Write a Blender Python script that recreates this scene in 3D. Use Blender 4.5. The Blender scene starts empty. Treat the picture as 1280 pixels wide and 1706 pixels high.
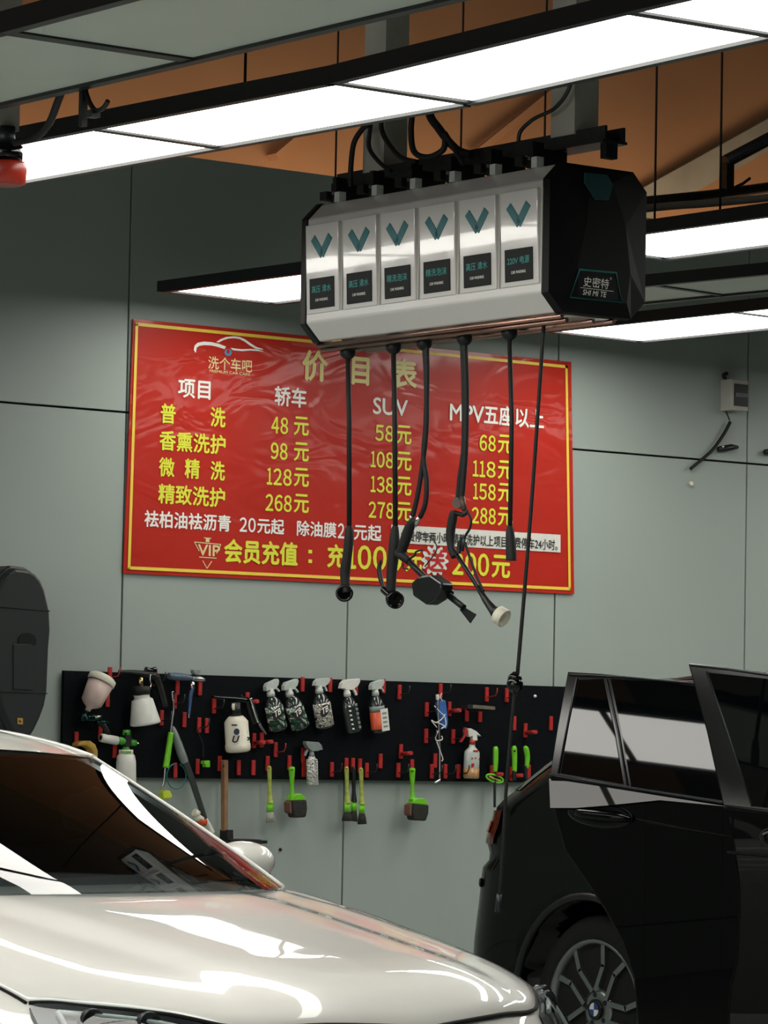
import bpy, bmesh, math, random
from mathutils import Vector as V, Matrix
import numpy as np
random.seed(4)
S = bpy.context.scene
COL = S.collection
# ------------------------------------------------------------------ camera
F_PX, YAW, PITCH, ROLL, CAM_D, CAM_H = 6257.5, .65, .0624, .0189, 13.627, 1.33
CAM = V((0, -CAM_D, CAM_H))
_f = V((math.sin(YAW)*math.cos(PITCH), math.cos(YAW)*math.cos(PITCH), math.sin(PITCH)))
_r = V((math.cos(YAW), -math.sin(YAW), 0)); _u = _r.cross(_f)
CR = math.cos(ROLL)*_r + math.sin(ROLL)*_u
CU = -math.sin(ROLL)*_r + math.cos(ROLL)*_u
cd = bpy.data.cameras.new('camera'); cam = bpy.data.objects.new('camera', cd); COL.objects.link(cam)
cd.sensor_fit = 'VERTICAL'; cd.sensor_height = 36; cd.lens = F_PX/1706*36; cd.clip_end = 200
cam.matrix_world = Matrix(((CR.x, CU.x, -_f.x, CAM.x), (CR.y, CU.y, -_f.y, CAM.y), (CR.z, CU.z, -_f.z, CAM.z), (0, 0, 0, 1)))
S.camera = cam
# ------------------------------------------------------------------ light and exposure
PANEL_E = 8.6          # brightness of the lit ceiling panels
FILL_E = 2.4            # unseen glowing panel added on the left wall to light the reel box
WARM_W = 26           # warm lamps hidden behind the partition
S.view_settings.view_transform = 'Standard'; S.view_settings.look = 'None'
S.view_settings.exposure = 0.0; S.view_settings.gamma = 1.0; S.view_settings.use_curve_mapping = False
w = bpy.data.worlds.new('world'); S.world = w; w.use_nodes = True
w.node_tree.nodes['Background'].inputs[0].default_value = (.55, .62, .6, 1)
w.node_tree.nodes['Background'].inputs[1].default_value = .03
S.cycles.use_denoising = True
S.cycles.max_bounces = 8
def area(name, loc, size, size_y, power, color, rot):
    l = bpy.data.lights.new(name, 'AREA'); l.shape = 'RECTANGLE'; l.size = size; l.size_y = size_y
    l.energy = power; l.color = color
    o = bpy.data.objects.new(name, l); o.location = loc; o.rotation_euler = rot; COL.objects.link(o)
    return o
area('warm_lamp_behind_partition', (12.4, .75, 3.72), 7.4, .25, WARM_W, (1, .70, .45), (math.radians(180-62), 0, 0))
# ------------------------------------------------------------------ pixel rays
def ray(u, v): return (_f + (u-640)/F_PX*CR - (v-853)/F_PX*CU)
def at(u, v, axis, val):
    d = ray(u, v); t = (val-CAM[axis])/d[axis]
    return CAM + d*t
def hit(u, v, p0, n):
    d = ray(u, v); t = (p0-CAM).dot(n)/d.dot(n)
    return CAM + d*t
# ------------------------------------------------------------------ materials
def lin(h):
    h = h.lstrip('#'); c = [int(h[i:i+2], 16)/255 for i in (0, 2, 4)]
    return tuple(x/12.92 if x <= .04045 else ((x+.055)/1.055)**2.4 for x in c) + (1,)
def mat(name, hexc, rough=.5, metal=0, coat=0, noise=.06, scale=30, bump=0, emit=0, spec=.5, bscale=None, coat_rough=.03):
    m = bpy.data.materials.new(name); m.use_nodes = True; nt = m.node_tree; b = nt.nodes['Principled BSDF']
    c = lin(hexc)
    b.inputs['Roughness'].default_value = rough; b.inputs['Metallic'].default_value = metal
    b.inputs['Coat Weight'].default_value = coat; b.inputs['Coat Roughness'].default_value = coat_rough
    b.inputs['Specular IOR Level'].default_value = spec
    tc = nt.nodes.new('ShaderNodeTexCoord')
    if noise:
        n = nt.nodes.new('ShaderNodeTexNoise'); n.inputs['Scale'].default_value = scale; n.inputs['Detail'].default_value = 4
        nt.links.new(tc.outputs['Object'], n.inputs['Vector'])
        r = nt.nodes.new('ShaderNodeValToRGB')
        r.color_ramp.elements[0].position = .3; r.color_ramp.elements[1].position = .7
        r.color_ramp.elements[0].color = tuple(x*(1-noise) for x in c[:3])+(1,)
        r.color_ramp.elements[1].color = tuple(min(1, x*(1+noise)) for x in c[:3])+(1,)
        nt.links.new(n.outputs['Fac'], r.inputs[0]); nt.links.new(r.outputs[0], b.inputs['Base Color'])
    else: b.inputs['Base Color'].default_value = c
    if bump:
        n2 = nt.nodes.new('ShaderNodeTexNoise'); n2.inputs['Scale'].default_value = bscale or scale*3
        nt.links.new(tc.outputs['Object'], n2.inputs['Vector'])
        bp = nt.nodes.new('ShaderNodeBump'); bp.inputs['Strength'].default_value = bump; bp.inputs['Distance'].default_value = .01
        nt.links.new(n2.outputs['Fac'], bp.inputs['Height']); nt.links.new(bp.outputs['Normal'], b.inputs['Normal'])
    if emit:
        b.inputs['Emission Color'].default_value = c; b.inputs['Emission Strength'].default_value = emit
    return m
M = {}
M['wall'] = mat('grey wall panel', '#9ba6a0', .55, noise=.03, scale=1.5, spec=.25)
M['seam'] = mat('dark seam', '#060808', .9, noise=0)
M['plaster'] = mat('tan plaster', '#b98f6c', .9, noise=.12, scale=1.2, bump=.1)
M['ceil'] = mat('dark soffit', '#6f675c', .9, scale=2)
M['floor'] = mat('epoxy floor', '#8f9692', .35, noise=.1, scale=3)
M['side'] = mat('painted side wall', '#5c605c', .7, noise=.05, scale=1)
M['fill_glow'] = mat('added fill glow', '#f4f3ee', .8, noise=0, emit=FILL_E)
M['black'] = mat('black plastic', '#0c0f11', .45, noise=.1)
M['blackgloss'] = mat('black gloss', '#06090a', .12, noise=0)
M['rubber'] = mat('black rubber', '#0b0d0e', .65, noise=.1)
M['frame'] = mat('black aluminium frame', '#14191b', .4, noise=.08, scale=8)
M['lit'] = mat('lit diffuser', '#fdfaf2', .5, noise=0, emit=PANEL_E)
M['off'] = mat('unlit diffuser', '#c9d2c9', .45, noise=.02, scale=4)
M['steel'] = mat('brushed steel', '#b9bdbb', .28, metal=1, noise=.1)
M['dsteel'] = mat('dark steel', '#3c4143', .4, metal=.7, noise=.15)
M['chrome'] = mat('chrome', '#dfe3e2', .08, metal=1, noise=0)
M['copper'] = mat('pink steel rod', '#b08a7c', .25, metal=1, noise=.1)
M['post'] = mat('grey painted post', '#a9a99f', .7, noise=.12, scale=6)
M['peg'] = mat('pegboard black', '#04080d', .7, noise=.2, scale=60, spec=.12)
M['red'] = mat('red plastic', '#ad2a28', .4, noise=.1)
M['redlamp'] = mat('red drum plastic', '#a8301f', .3, noise=.15, scale=15)
M['green'] = mat('lime plastic', '#6fc423', .35, noise=.08)
M['olive'] = mat('worn lime plastic', '#a3b050', .45, noise=.3, scale=40)
M['dgreen'] = mat('green plastic', '#3f9c2f', .35, noise=.1)
M['white'] = mat('white plastic', '#d9dad2', .4, noise=.04)
M['cream'] = mat('cream plastic', '#dcd8c6', .4, noise=.05)
M['pink'] = mat('pinkish plastic', '#c4aea6', .4, noise=.05)
M['clearish'] = mat('frosted plastic', '#b9c1bc', .3, noise=.1)
M['smoke'] = mat('smoky clear plastic', '#28302f', .15, noise=.15, coat=.5)
M['teal'] = mat('teal enamel', '#1f7078', .3, noise=.05)
M['tealline'] = mat('teal line', '#3f8f88', .4, noise=0)
M['tealdark'] = mat('dark teal plastic', '#234a50', .3, noise=.05)
M['tealtext'] = mat('teal lettering', '#3f9a96', .5, noise=0)
M['gtext'] = mat('white lettering', '#eeeee6', .5, noise=0)
M['ktext'] = mat('black lettering', '#101010', .5, noise=0)
M['ytext'] = mat('yellow lettering', '#e0e03c', .4, noise=0)
M['ytitle'] = mat('gold lettering', '#e2d68a', .4, noise=0)
M['gold'] = mat('gold line', '#f0cf4a', .4, noise=0)
M['goldt'] = mat('pale gold print', '#e8cf98', .4, noise=0)
M['redtext'] = mat('red print', '#b3201c', .4, noise=0)
M['bluep'] = mat('blue print', '#4f8fb5', .4, noise=0)
M['blue'] = mat('blue fabric', '#2f5fa8', .6, noise=.2)
M['steelblue'] = mat('blue hose', '#35557f', .4, noise=.2)
M['amber'] = mat('amber liquid', '#b4895a', .3, noise=.1)
M['orange'] = mat('orange liquid', '#d0522a', .4, noise=.05)
M['wood'] = mat('worn wood', '#8a684a', .7, noise=.3, scale=14)
M['bristle'] = mat('dark bristle', '#2a2a26', .95, noise=.4, scale=120, bump=.6)
M['gbristle'] = mat('grey bristle', '#9ea197', .95, noise=.2, scale=120, bump=.5)
M['yellow'] = mat('yellow foam', '#b08b3a', .8, noise=.15)
M['whitepaint'] = mat('white car paint', '#dadad4', .35, coat=1, noise=.01, coat_rough=.02)
M['blackpaint'] = mat('black car paint', '#020303', .3, coat=.45, noise=0, coat_rough=.015, spec=.05)
M['privacy'] = mat('dark car glass', '#050709', .02, noise=0, spec=.5)
M['int'] = mat('dark car interior', '#17191a', .75, noise=.2)
M['seatgrey'] = mat('grey seat fabric', '#3c4248', .8, noise=.15)
M['tyre'] = mat('tyre rubber', '#0b0c0c', .8, noise=.2)
M['rim'] = mat('satin alloy', '#8d9190', .3, metal=.9, noise=.05)
M['screenm'] = mat('dark screen', '#060c0e', .35, noise=0, spec=.15)
M['greytube'] = mat('grey tube', '#7f8886', .4, noise=.1)
M['cab'] = mat('black textured case', '#121a1c', .5, noise=.15, scale=40, coat=.05)
def banner_mat():
    m = mat('red vinyl', '#b4281b', .4, noise=.05, scale=3, coat=.3, coat_rough=.1, spec=.2)
    nt = m.node_tree; b = nt.nodes['Principled BSDF']
    tc = nt.nodes.new('ShaderNodeTexCoord'); mp = nt.nodes.new('ShaderNodeMapping')
    mp.inputs['Scale'].default_value = (1.6, 1, 3.2); mp.inputs['Rotation'].default_value = (0, .7, 0)
    n = nt.nodes.new('ShaderNodeTexNoise'); n.inputs['Scale'].default_value = 1.6; n.inputs['Detail'].default_value = 2; n.inputs['Distortion'].default_value = 1.4
    bp = nt.nodes.new('ShaderNodeBump'); bp.inputs['Strength'].default_value = .11; bp.inputs['Distance'].default_value = .05
    nt.links.new(tc.outputs['Object'], mp.inputs[0]); nt.links.new(mp.outputs[0], n.inputs['Vector'])
    nt.links.new(n.outputs['Fac'], bp.inputs['Height'])
    nt.links.new(bp.outputs[0], b.inputs['Normal']); nt.links.new(bp.outputs[0], b.inputs['Coat Normal'])
    return m
M['banner'] = banner_mat()
def camo(name, cols, scale, rough=.35):
    m = bpy.data.materials.new(name); m.use_nodes = True; nt = m.node_tree; b = nt.nodes['Principled BSDF']
    b.inputs['Roughness'].default_value = rough
    tc = nt.nodes.new('ShaderNodeTexCoord'); n = nt.nodes.new('ShaderNodeTexNoise')
    mp = nt.nodes.new('ShaderNodeMapping'); mp.inputs['Scale'].default_value = (1, 1, 1.8)
    n.inputs['Scale'].default_value = scale; n.inputs['Detail'].default_value = 3; n.inputs['Distortion'].default_value = 1.2
    nt.links.new(tc.outputs['Object'], mp.inputs[0]); nt.links.new(mp.outputs[0], n.inputs['Vector'])
    r = nt.nodes.new('ShaderNodeValToRGB'); r.color_ramp.interpolation = 'CONSTANT'
    el = r.color_ramp.elements; el[0].position = 0; el[0].color = lin(cols[0]); el[1].position = .42; el[1].color = lin(cols[1])
    for i, c in enumerate(cols[2:]):
        e = el.new(.42+.05*(i+1)); e.color = lin(c)
    nt.links.new(n.outputs['Fac'], r.inputs[0]); nt.links.new(r.outputs[0], b.inputs['Base Color'])
    return m
M['camo'] = camo('green camouflage print', ['#0c1110', '#2f6a50', '#0c1110', '#e6eae0', '#1d4a3a', '#e6eae0'], 20)
M['camow'] = camo('white camouflage print', ['#e4e1d6', '#0c0e0e', '#e9e6dc', '#151514', '#e0d4c8', '#e6e2d8'], 20)
M['zebra'] = camo('zebra print', ['#e6e6df', '#101211', '#e6e6df', '#101211', '#e6e6df'], 38)
def pegmat():
    m = M['peg']; nt = m.node_tree; b = nt.nodes['Principled BSDF']
    tc = nt.nodes.new('ShaderNodeTexCoord'); mp = nt.nodes.new('ShaderNodeMapping'); mp.inputs['Scale'].default_value = (26, 26, 26)
    fr = nt.nodes.new('ShaderNodeVectorMath'); fr.operation = 'FRACTION'
    sb = nt.nodes.new('ShaderNodeVectorMath'); sb.operation = 'SUBTRACT'; sb.inputs[1].default_value = (.5, .5, .5)
    ml = nt.nodes.new('ShaderNodeVectorMath'); ml.operation = 'MULTIPLY'; ml.inputs[1].default_value = (1, 0, 1)
    ln = nt.nodes.new('ShaderNodeVectorMath'); ln.operation = 'LENGTH'
    gt = nt.nodes.new('ShaderNodeMath'); gt.operation = 'GREATER_THAN'; gt.inputs[1].default_value = .17
    mx = nt.nodes.new('ShaderNodeMix'); mx.data_type = 'RGBA'; mx.inputs[6].default_value = (.001, .001, .0015, 1)
    src = b.inputs['Base Color'].links[0].from_socket
    for a, c in ((tc.outputs['Object'], mp.inputs[0]), (mp.outputs[0], fr.inputs[0]), (fr.outputs[0], sb.inputs[0]), (sb.outputs[0], ml.inputs[0]), (ml.outputs[0], ln.inputs[0])): nt.links.new(a, c)
    nt.links.new(ln.outputs['Value'], gt.inputs[0]); nt.links.new(gt.outputs[0], mx.inputs[0]); nt.links.new(src, mx.inputs[7]); nt.links.new(mx.outputs[2], b.inputs['Base Color'])
pegmat()
def glass(name, tint, ior=1.5, rough=0.0):
    m = bpy.data.materials.new(name); m.use_nodes = True; nt = m.node_tree; nt.nodes.clear()
    o = nt.nodes.new('ShaderNodeOutputMaterial'); t = nt.nodes.new('ShaderNodeBsdfTransparent'); g = nt.nodes.new('ShaderNodeBsdfGlossy')
    fz = nt.nodes.new('ShaderNodeFresnel'); mx = nt.nodes.new('ShaderNodeMixShader')
    fz.inputs[0].default_value = ior; t.inputs[0].default_value = tint; g.inputs['Roughness'].default_value = rough
    ge = nt.nodes.new('ShaderNodeNewGeometry'); mf = nt.nodes.new('ShaderNodeMix'); mf.inputs[3].default_value = .06   # single sheet: plain reflectance seen from inside
    nt.links.new(ge.outputs['Backfacing'], mf.inputs[0]); nt.links.new(fz.outputs[0], mf.inputs[2]); nt.links.new(mf.outputs[0], mx.inputs[0]); nt.links.new(t.outputs[0], mx.inputs[1]); nt.links.new(g.outputs[0], mx.inputs[2]); nt.links.new(mx.outputs[0], o.inputs[0])
    return m
M['glass'] = glass('windscreen glass', (.55, .60, .61, 1), 1.5)
M['lens'] = glass('clear lens', (.8, .85, .86, 1), 1.5)
M['clear'] = glass('clear bottle', (.75, .8, .78, 1), 1.4, .08)
# ------------------------------------------------------------------ mesh helpers
class MB:
    def __init__(s): s.v = []; s.f = []; s.mi = []; s.sm = []
    def add(s, vs, fs, mi=0, smooth=False):
        b = len(s.v); s.v += [V(p) for p in vs]; s.f += [tuple(i+b for i in f) for f in fs]
        s.mi += [mi]*len(fs); s.sm += [smooth]*len(fs); return s
    def box(s, c, d, ax=None, mi=0):
        c = V(c); x, y, z = ax or (V((1, 0, 0)), V((0, 1, 0)), V((0, 0, 1)))
        h = [x*(d[0]/2), y*(d[1]/2), z*(d[2]/2)]
        vs = [c+i*h[0]+j*h[1]+k*h[2] for i in (-1, 1) for j in (-1, 1) for k in (-1, 1)]
        return s.add(vs, [(0, 1, 3, 2), (4, 6, 7, 5), (0, 4, 5, 1), (2, 3, 7, 6), (0, 2, 6, 4), (1, 5, 7, 3)], mi)
    def tube(s, pts, r, n=10, mi=0, caps=True, sm=True):
        pts = [V(p) for p in pts]; rs = r if isinstance(r, (list, tuple)) else [r]*len(pts)
        vs = []; fs = []; up = None
        for i, p in enumerate(pts):
            t = (pts[min(i+1, len(pts)-1)]-pts[max(i-1, 0)])
            t = t.normalized() if t.length > 1e-9 else V((0, 0, 1))
            if up is None:
                up = V((0, 0, 1)) if abs(t.z) < .9 else V((1, 0, 0))
            a = (up - t*up.dot(t)).normalized(); up = a; b = t.cross(a)
            vs += [p+(a*math.cos(2*math.pi*k/n)+b*math.sin(2*math.pi*k/n))*rs[i] for k in range(n)]
        for i in range(len(pts)-1):
            for k in range(n):
                k2 = (k+1) % n; fs.append((i*n+k, i*n+k2, (i+1)*n+k2, (i+1)*n+k))
        s.add(vs, fs, mi, sm)
        if caps: s.add([vs[k] for k in range(n)], [tuple(range(n))[::-1]], mi); s.add(vs[-n:], [tuple(range(n))], mi)
        return s
    def lathe(s, o, axis, prof, n=20, mi=0, sa=1, ref=None, sm=True):   # prof: (height along axis, radius); sa squashes along the second radial axis
        o = V(o); ax = V(axis).normalized()
        r = V(ref) if ref else (V((0, -1, 0)) if abs(ax.y) < .9 else V((1, 0, 0)))
        b = (r-ax*r.dot(ax)).normalized(); a = b.cross(ax)
        vs = [o+ax*h+(a*math.cos(2*math.pi*k/n)+b*math.sin(2*math.pi*k/n)*sa)*q for h, q in prof for k in range(n)]
        fs = [(i*n+k, i*n+(k+1) % n, (i+1)*n+(k+1) % n, (i+1)*n+k) for i in range(len(prof)-1) for k in range(n)]
        s.add(vs, fs, mi, sm)
        s.add(vs[:n], [tuple(range(n))[::-1]], mi); s.add(vs[-n:], [tuple(range(n))], mi)
        return s
    def prism(s, poly, ext, mi=0):
        n = len(poly); p = [V(q) for q in poly]; ext = V(ext); q = [a+ext for a in p]
        return s.add(p+q, [tuple(range(n))[::-1], tuple(range(n, 2*n))]+[(i, (i+1) % n, n+(i+1) % n, n+i) for i in range(n)], mi)
    def grid(s, P, mi=0, sm=True, closed=False):
        a, b = len(P), len(P[0]); vs = [q for r_ in P for q in r_]
        fs = [(i*b+j, i*b+j+1, (i+1)*b+j+1, (i+1)*b+j) for i in range(a-1) for j in range(b-1)]
        return s.add(vs, fs, mi, sm)
    def sphere(s, c, r, n=14, m=9, mi=0):
        r = r if isinstance(r, (tuple, list)) else (r, r, r); c = V(c)
        P = [[c+V((r[0]*math.sin(math.pi*i/m)*math.cos(2*math.pi*j/n), r[1]*math.sin(math.pi*i/m)*math.sin(2*math.pi*j/n), r[2]*math.cos(math.pi*i/m))) for j in range(n+1)] for i in range(m+1)]
        return s.grid(P, mi)
    def build(s, name, mats, parent=None, origin=None, bevel=0, weld=True):
        org = V(parent['_o']) if parent is not None else V(origin if origin is not None else sum(s.v, V((0, 0, 0)))/max(1, len(s.v)))
        me = bpy.data.meshes.new(name); me.from_pydata([v-org for v in s.v], [], s.f)
        mats = mats if isinstance(mats, (list, tuple)) else [mats]
        for m in mats: me.materials.append(M[m] if isinstance(m, str) else m)
        me.polygons.foreach_set('material_index', s.mi); me.polygons.foreach_set('use_smooth', s.sm)
        bm = bmesh.new(); bm.from_mesh(me)
        if weld: bmesh.ops.remove_doubles(bm, verts=bm.verts, dist=1e-5)
        bmesh.ops.recalc_face_normals(bm, faces=bm.faces); bm.to_mesh(me); bm.free(); me.update()
        o = bpy.data.objects.new(name, me); COL.objects.link(o); o['_o'] = tuple(org)
        if parent is not None: o.parent = parent
        else: o.location = org
        if bevel:
            md = o.modifiers.new('edge', 'BEVEL'); md.width = bevel; md.segments = 2; md.limit_method = 'ANGLE'; md.angle_limit = .7
        return o
def thing(name, loc, label, cat, group=None):
    o = bpy.data.objects.new(name, None); COL.objects.link(o); o.location = loc; o['_o'] = tuple(loc); o.empty_display_size = .05
    return tag(o, label, cat, group)
def tag(o, label=None, cat=None, group=None, kind=None):
    if label: o['label'] = label
    if cat: o['category'] = cat
    if group: o['group'] = group
    if kind: o['kind'] = kind
    return o
def spline(pts, n=8):
    P = [V(p) for p in pts]; out = []
    for i in range(len(P)-1):
        a, b, c, d = P[max(i-1, 0)], P[i], P[i+1], P[min(i+2, len(P)-1)]
        for k in range(n):
            t = k/n; out.append(.5*((2*b)+(c-a)*t+(2*a-5*b+4*c-d)*t*t+(3*b-a-3*c+d)*t**3))
    return out+[P[-1]]
def interp(xs, ys, x):      # smooth monotone-ish 1-D interpolation
    xs = list(xs); i = 0
    if x <= xs[0]: return ys[0]
    if x >= xs[-1]: return ys[-1]
    while x > xs[i+1]: i += 1
    h = xs[i+1]-xs[i]; t = (x-xs[i])/h
    def sl(k):
        if k == 0: return (ys[1]-ys[0])/(xs[1]-xs[0])
        if k == len(xs)-1: return (ys[-1]-ys[-2])/(xs[-1]-xs[-2])
        a = (ys[k]-ys[k-1])/(xs[k]-xs[k-1]); b = (ys[k+1]-ys[k])/(xs[k+1]-xs[k])
        return 0 if a*b <= 0 else 2*a*b/(a+b)
    m0, m1 = sl(i)*h, sl(i+1)*h
    return (2*t**3-3*t*t+1)*ys[i]+(t**3-2*t*t+t)*m0+(-2*t**3+3*t*t)*ys[i+1]+(t**3-t*t)*m1
def text_shape(body, bold=0, shear=0):
    cu = bpy.data.curves.new('t', 'FONT'); cu.body = body; cu.offset = bold; cu.shear = shear; cu.resolution_u = 3; cu.fill_mode = 'FRONT'
    o = bpy.data.objects.new('t', cu); COL.objects.link(o)
    bpy.context.view_layer.update()
    dg = bpy.context.evaluated_depsgraph_get(); me = bpy.data.meshes.new_from_object(o.evaluated_get(dg))
    vs = [v.co.copy() for v in me.vertices]; fs = [tuple(p.vertices) for p in me.polygons]
    bpy.data.objects.remove(o); bpy.data.curves.remove(cu); bpy.data.meshes.remove(me)
    x0 = min(v.x for v in vs); x1 = max(v.x for v in vs); y0 = min(v.y for v in vs); y1 = max(v.y for v in vs)
    return [((v.x-x0)/(x1-x0), (v.y-y0)/(y1-y0)) for v in vs], fs
def put_text(mb, body, P, ex, ey, bold=0, shear=0, mi=0, thick=None):     # P lower left, ex width vector, ey height vector
    ex, ey, P = V(ex), V(ey), V(P); nrm = ex.cross(ey).normalized()
    def one(s_, P, ex, ey):
        vs, fs = text_shape(s_, 0, shear)
        offs = [(0, 0)] if not bold else [(0, 0), (-bold, 0), (bold, 0), (0, -bold), (0, bold)]
        for k, (dx, dy) in enumerate(offs):
            eu = ex.normalized()*ey.length; mb.add([P+ex*a+ey*b+eu*dx+ey*dy+nrm*(.00008*k) for a, b in vs], fs, mi)
    if body.isdigit() and not shear:          # digits take the heavier glyphs of the Chinese face
        ww = [.62 if c == '1' else 1 for c in body]; tot = sum(ww); acc = 0
        for c, w_ in zip(body, ww):
            g_ = .5 if c == '1' else .80; one(chr(ord(c)+0xFEE0), P+ex*((acc+w_*.5-g_*.5)/tot), ex*(g_/tot), ey); acc += w_
    else: one(body, P, ex, ey)
    return mb
# ------------------------------------------------------------------ setting
X0, PW, ZS = 8.943, 1.22, 1.4288+1.33
mb = MB()
zs = [0, ZS-2.44, ZS, 3.915]
for k in range(-9, 10):
    xa = X0+k*PW
    for za, zb in zip(zs[:-1], zs[1:]):
        if zb-za > .05: mb.box((xa+PW/2, .02, (za+zb)/2), (PW-.010, .04, zb-za-.010))
mb.box((X0, .07, 3.91/2), (PW*19, .06, 3.90), mi=1)
tag(mb.build('wall_back', ['wall', 'seam'], origin=(X0, 0, 0), weld=False), kind='structure')
tag(MB().box((8, -11, -.05), (34, 26, .1)).build('floor', 'floor'), kind='structure')
tag(MB().box((8, 1.45, 3.1), (34, .1, 6.2)).build('wall_upper', 'plaster'), kind='structure')
tag(MB().box((8, -11, 6.2), (34, 26, .1)).build('ceiling', 'ceil'), kind='structure')
tag(MB().box((-6, -11, 3.1), (.1, 25, 6.2)).build('wall_left', 'side'), kind='structure')
o = MB().box((-5.93, -8, 2.4), (.02, 10, 4.4)).build('fill_light_panel', 'fill_glow'); tag(o, kind='structure')  # added fill light out of view, brightens faces turned to the left
tag(MB().box((24, -11, 3.1), (.1, 25, 6.2)).build('wall_right', 'side'), kind='structure')
tag(MB().box((8, -23.5, 3.1), (34, .1, 6.2)).build('wall_front', 'side'), kind='structure')
# sloping soffit beam and pipes seen above the partition on the right
def bar(a, b, wid, dep, name, m):
    a, b = V(a), V(b); d = (b-a).normalized(); n = V((0, 1, 0)); c = d.cross(n).normalized(); n = c.cross(d)
    return MB().box((a+b)/2, ((b-a).length, wid, dep), (d, c, n)).build(name, m)
YB = 1.375
o = bar(at(1050, 352, 1, YB), at(1700, -10, 1, YB), .16, .03, 'trim_1', 'post'); tag(o, kind='structure')
o = bar(at(790, 258, 1, 1.36), at(925, 150, 1, 1.38), .035, .02, 'trim_2', 'plaster'); tag(o, kind='structure')
o = bar(at(455, 262, 1, 1.34), at(540, 190, 1, 1.34), .035, .08, 'trim_3', 'plaster'); tag(o, kind='structure')
t = thing('roof_bracket', at(1210, 310, 1, .6), 'dark steel brace with short upright and sloping arm, above the partition at right', 'brace')
MB().box((at(1212, 280, 1, .6)+at(1212, 320, 1, .6))/2, (.05, .05, .16)).build('upright', 'dsteel', t)
MB().tube([at(1208, 270, 1, .6), at(1700, 12, 1, .6)], .035, 8).build('arm', 'dsteel', t)
MB().tube([at(1060, 338, 1, .6), at(1180, 326, 1, .6), at(1330, 306, 1, .6), at(1800, 240, 1, .6)], .028, 8).build('rail', 'dsteel', t)
MB().tube([at(1225, 312, 1, .58), at(1238, 306, 1, .58), at(1250, 297, 1, .58)], .008, 6).build('wire_end', 'rubber', t)
tag(MB().tube(spline([at(1060, 349, 1, .5), at(1120, 343, 1, .5), at(1190, 338, 1, .5), at(1330, 325, 1, .5)]), .02, 8).build('pipe', 'post'), 'grey pipe lying along the partition top at right, under the dark brace', 'pipe')
# ------------------------------------------------------------------ ceiling light strips
ZL = 3.25
def strip(name, label, cxs, W, lit, wires=(), rail=.03, div=.03, side=.05, group='long ceiling light strips', ZL=ZL):
    c0 = cxs[0]; t = thing(name, (c0[0], c0[1], ZL), label, 'ceiling light', group)
    fr = MB(); n = len(cxs)
    pts = [V((x, y, ZL)) for x, y in cxs]
    for i in range(n-1):
        a, b = pts[i], pts[i+1]; d = (b-a).normalized(); c = V((d.y, -d.x, 0)); L = (b-a).length; up = V((0, 0, 1))
        for sg in (-1, 1): fr.box((a+b)/2+c*sg*(W/2+rail/2)+up*(side/2-.006), (L+.004, rail, side), (d, c, up))
        fr.box((a+b)/2+up*(side-.012), (L, W, .006), (d, c, up))
        db = MB().box((a+b)/2+up*.008, (L-div, W+.002, .008), (d, c, up))
        db.build('diffuser', 'lit' if lit else 'off', t)
    for i in range(n):
        d = (pts[min(i+1, n-1)]-pts[max(i-1, 0)]).normalized(); c = V((d.y, -d.x, 0))
        e = rail if i in (0, n-1) else div
        sh = -d*e/2 if i == 0 else (d*e/2 if i == n-1 else V((0, 0, 0)))
        fr.box(pts[i]+sh*1+V((0, 0, side/2-.004)), (e, W+2*rail, side-.004), (d, c, V((0, 0, 1))))
    fr.build('frame', 'frame', t)
    for u, v in wires:
        p = at(u, v, 2, ZL+.045)
        MB().tube([p, V((p.x, p.y, 6.15))], .0045, 6).build('suspension_wire', 'rubber', t)
    return t
g = 'ceiling light strips'
Z2 = 3.12          # the rows nearest the entrance hang a little lower
strip('light_strip', 'lit panel strip hanging left of and above the white reel box, brightest overhead', [(5.948, -0.363), (5.985, -1.277), (6.023, -2.088), (6.079, -3.235), (6.139, -4.391), (6.204, -5.510), (6.144, -6.796), (6.116, -8.008), (6.107, -9.220)], .452, True, [(408, 152)], rail=.028, div=.037, side=.051, group=g, ZL=Z2)
strip('light_strip', 'unlit grey panel strip in thick black frame, at the top left corner', [(5.202, -4.279), (5.212, -5.519), (5.212, -6.703), (5.221, -7.915)], .55, False, [], rail=.033, div=.051, side=.056, group=g, ZL=Z2)
strip('light_strip', 'short lit strip end peeking out behind the left end of the white reel box', [(9.17, -.36), (9.235, -1.56)], .565, True, [(556, 449), (765, 425)], group=g)
strip('light_strip', 'lit strip running off to the right from behind the black end of the reel box', [(9.395, -2.69), (9.43, -3.9), (9.47, -5.1), (9.5, -6.3)], .54, True, [(905, 400), (1091, 372), (1200, 356)], group=g)
strip('light_strip', 'lit strip just under the black end of the reel box, beside the banner corner', [(11.28, -.38), (11.335, -1.55), (11.39, -2.75), (11.44, -3.95), (11.48, -5.2)], .565, True, [], group=g)
strip('light_strip', 'unlit grey strip seen edge-on between the two lit strips at right', [(10.3, -1.0), (10.40, -2.0), (10.51, -2.85), (10.6, -4.1), (10.66, -5.3)], .42, False, [], group=g)
strip('light_strip', 'added unseen lit strip beyond the right edge, over the front of the black car', [(13.6, -.6-1.24*k) for k in range(5)], .565, True, [], group=g)  # unseen row, added for general light and reflections
strip('light_strip', 'added unseen lit strip beyond the left edge, straight over the white car', [(4.0, -5.0-1.2*k) for k in range(6)], .55, True, [], group=g, ZL=Z2)  # unseen row, added to brighten the white bonnet
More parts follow.
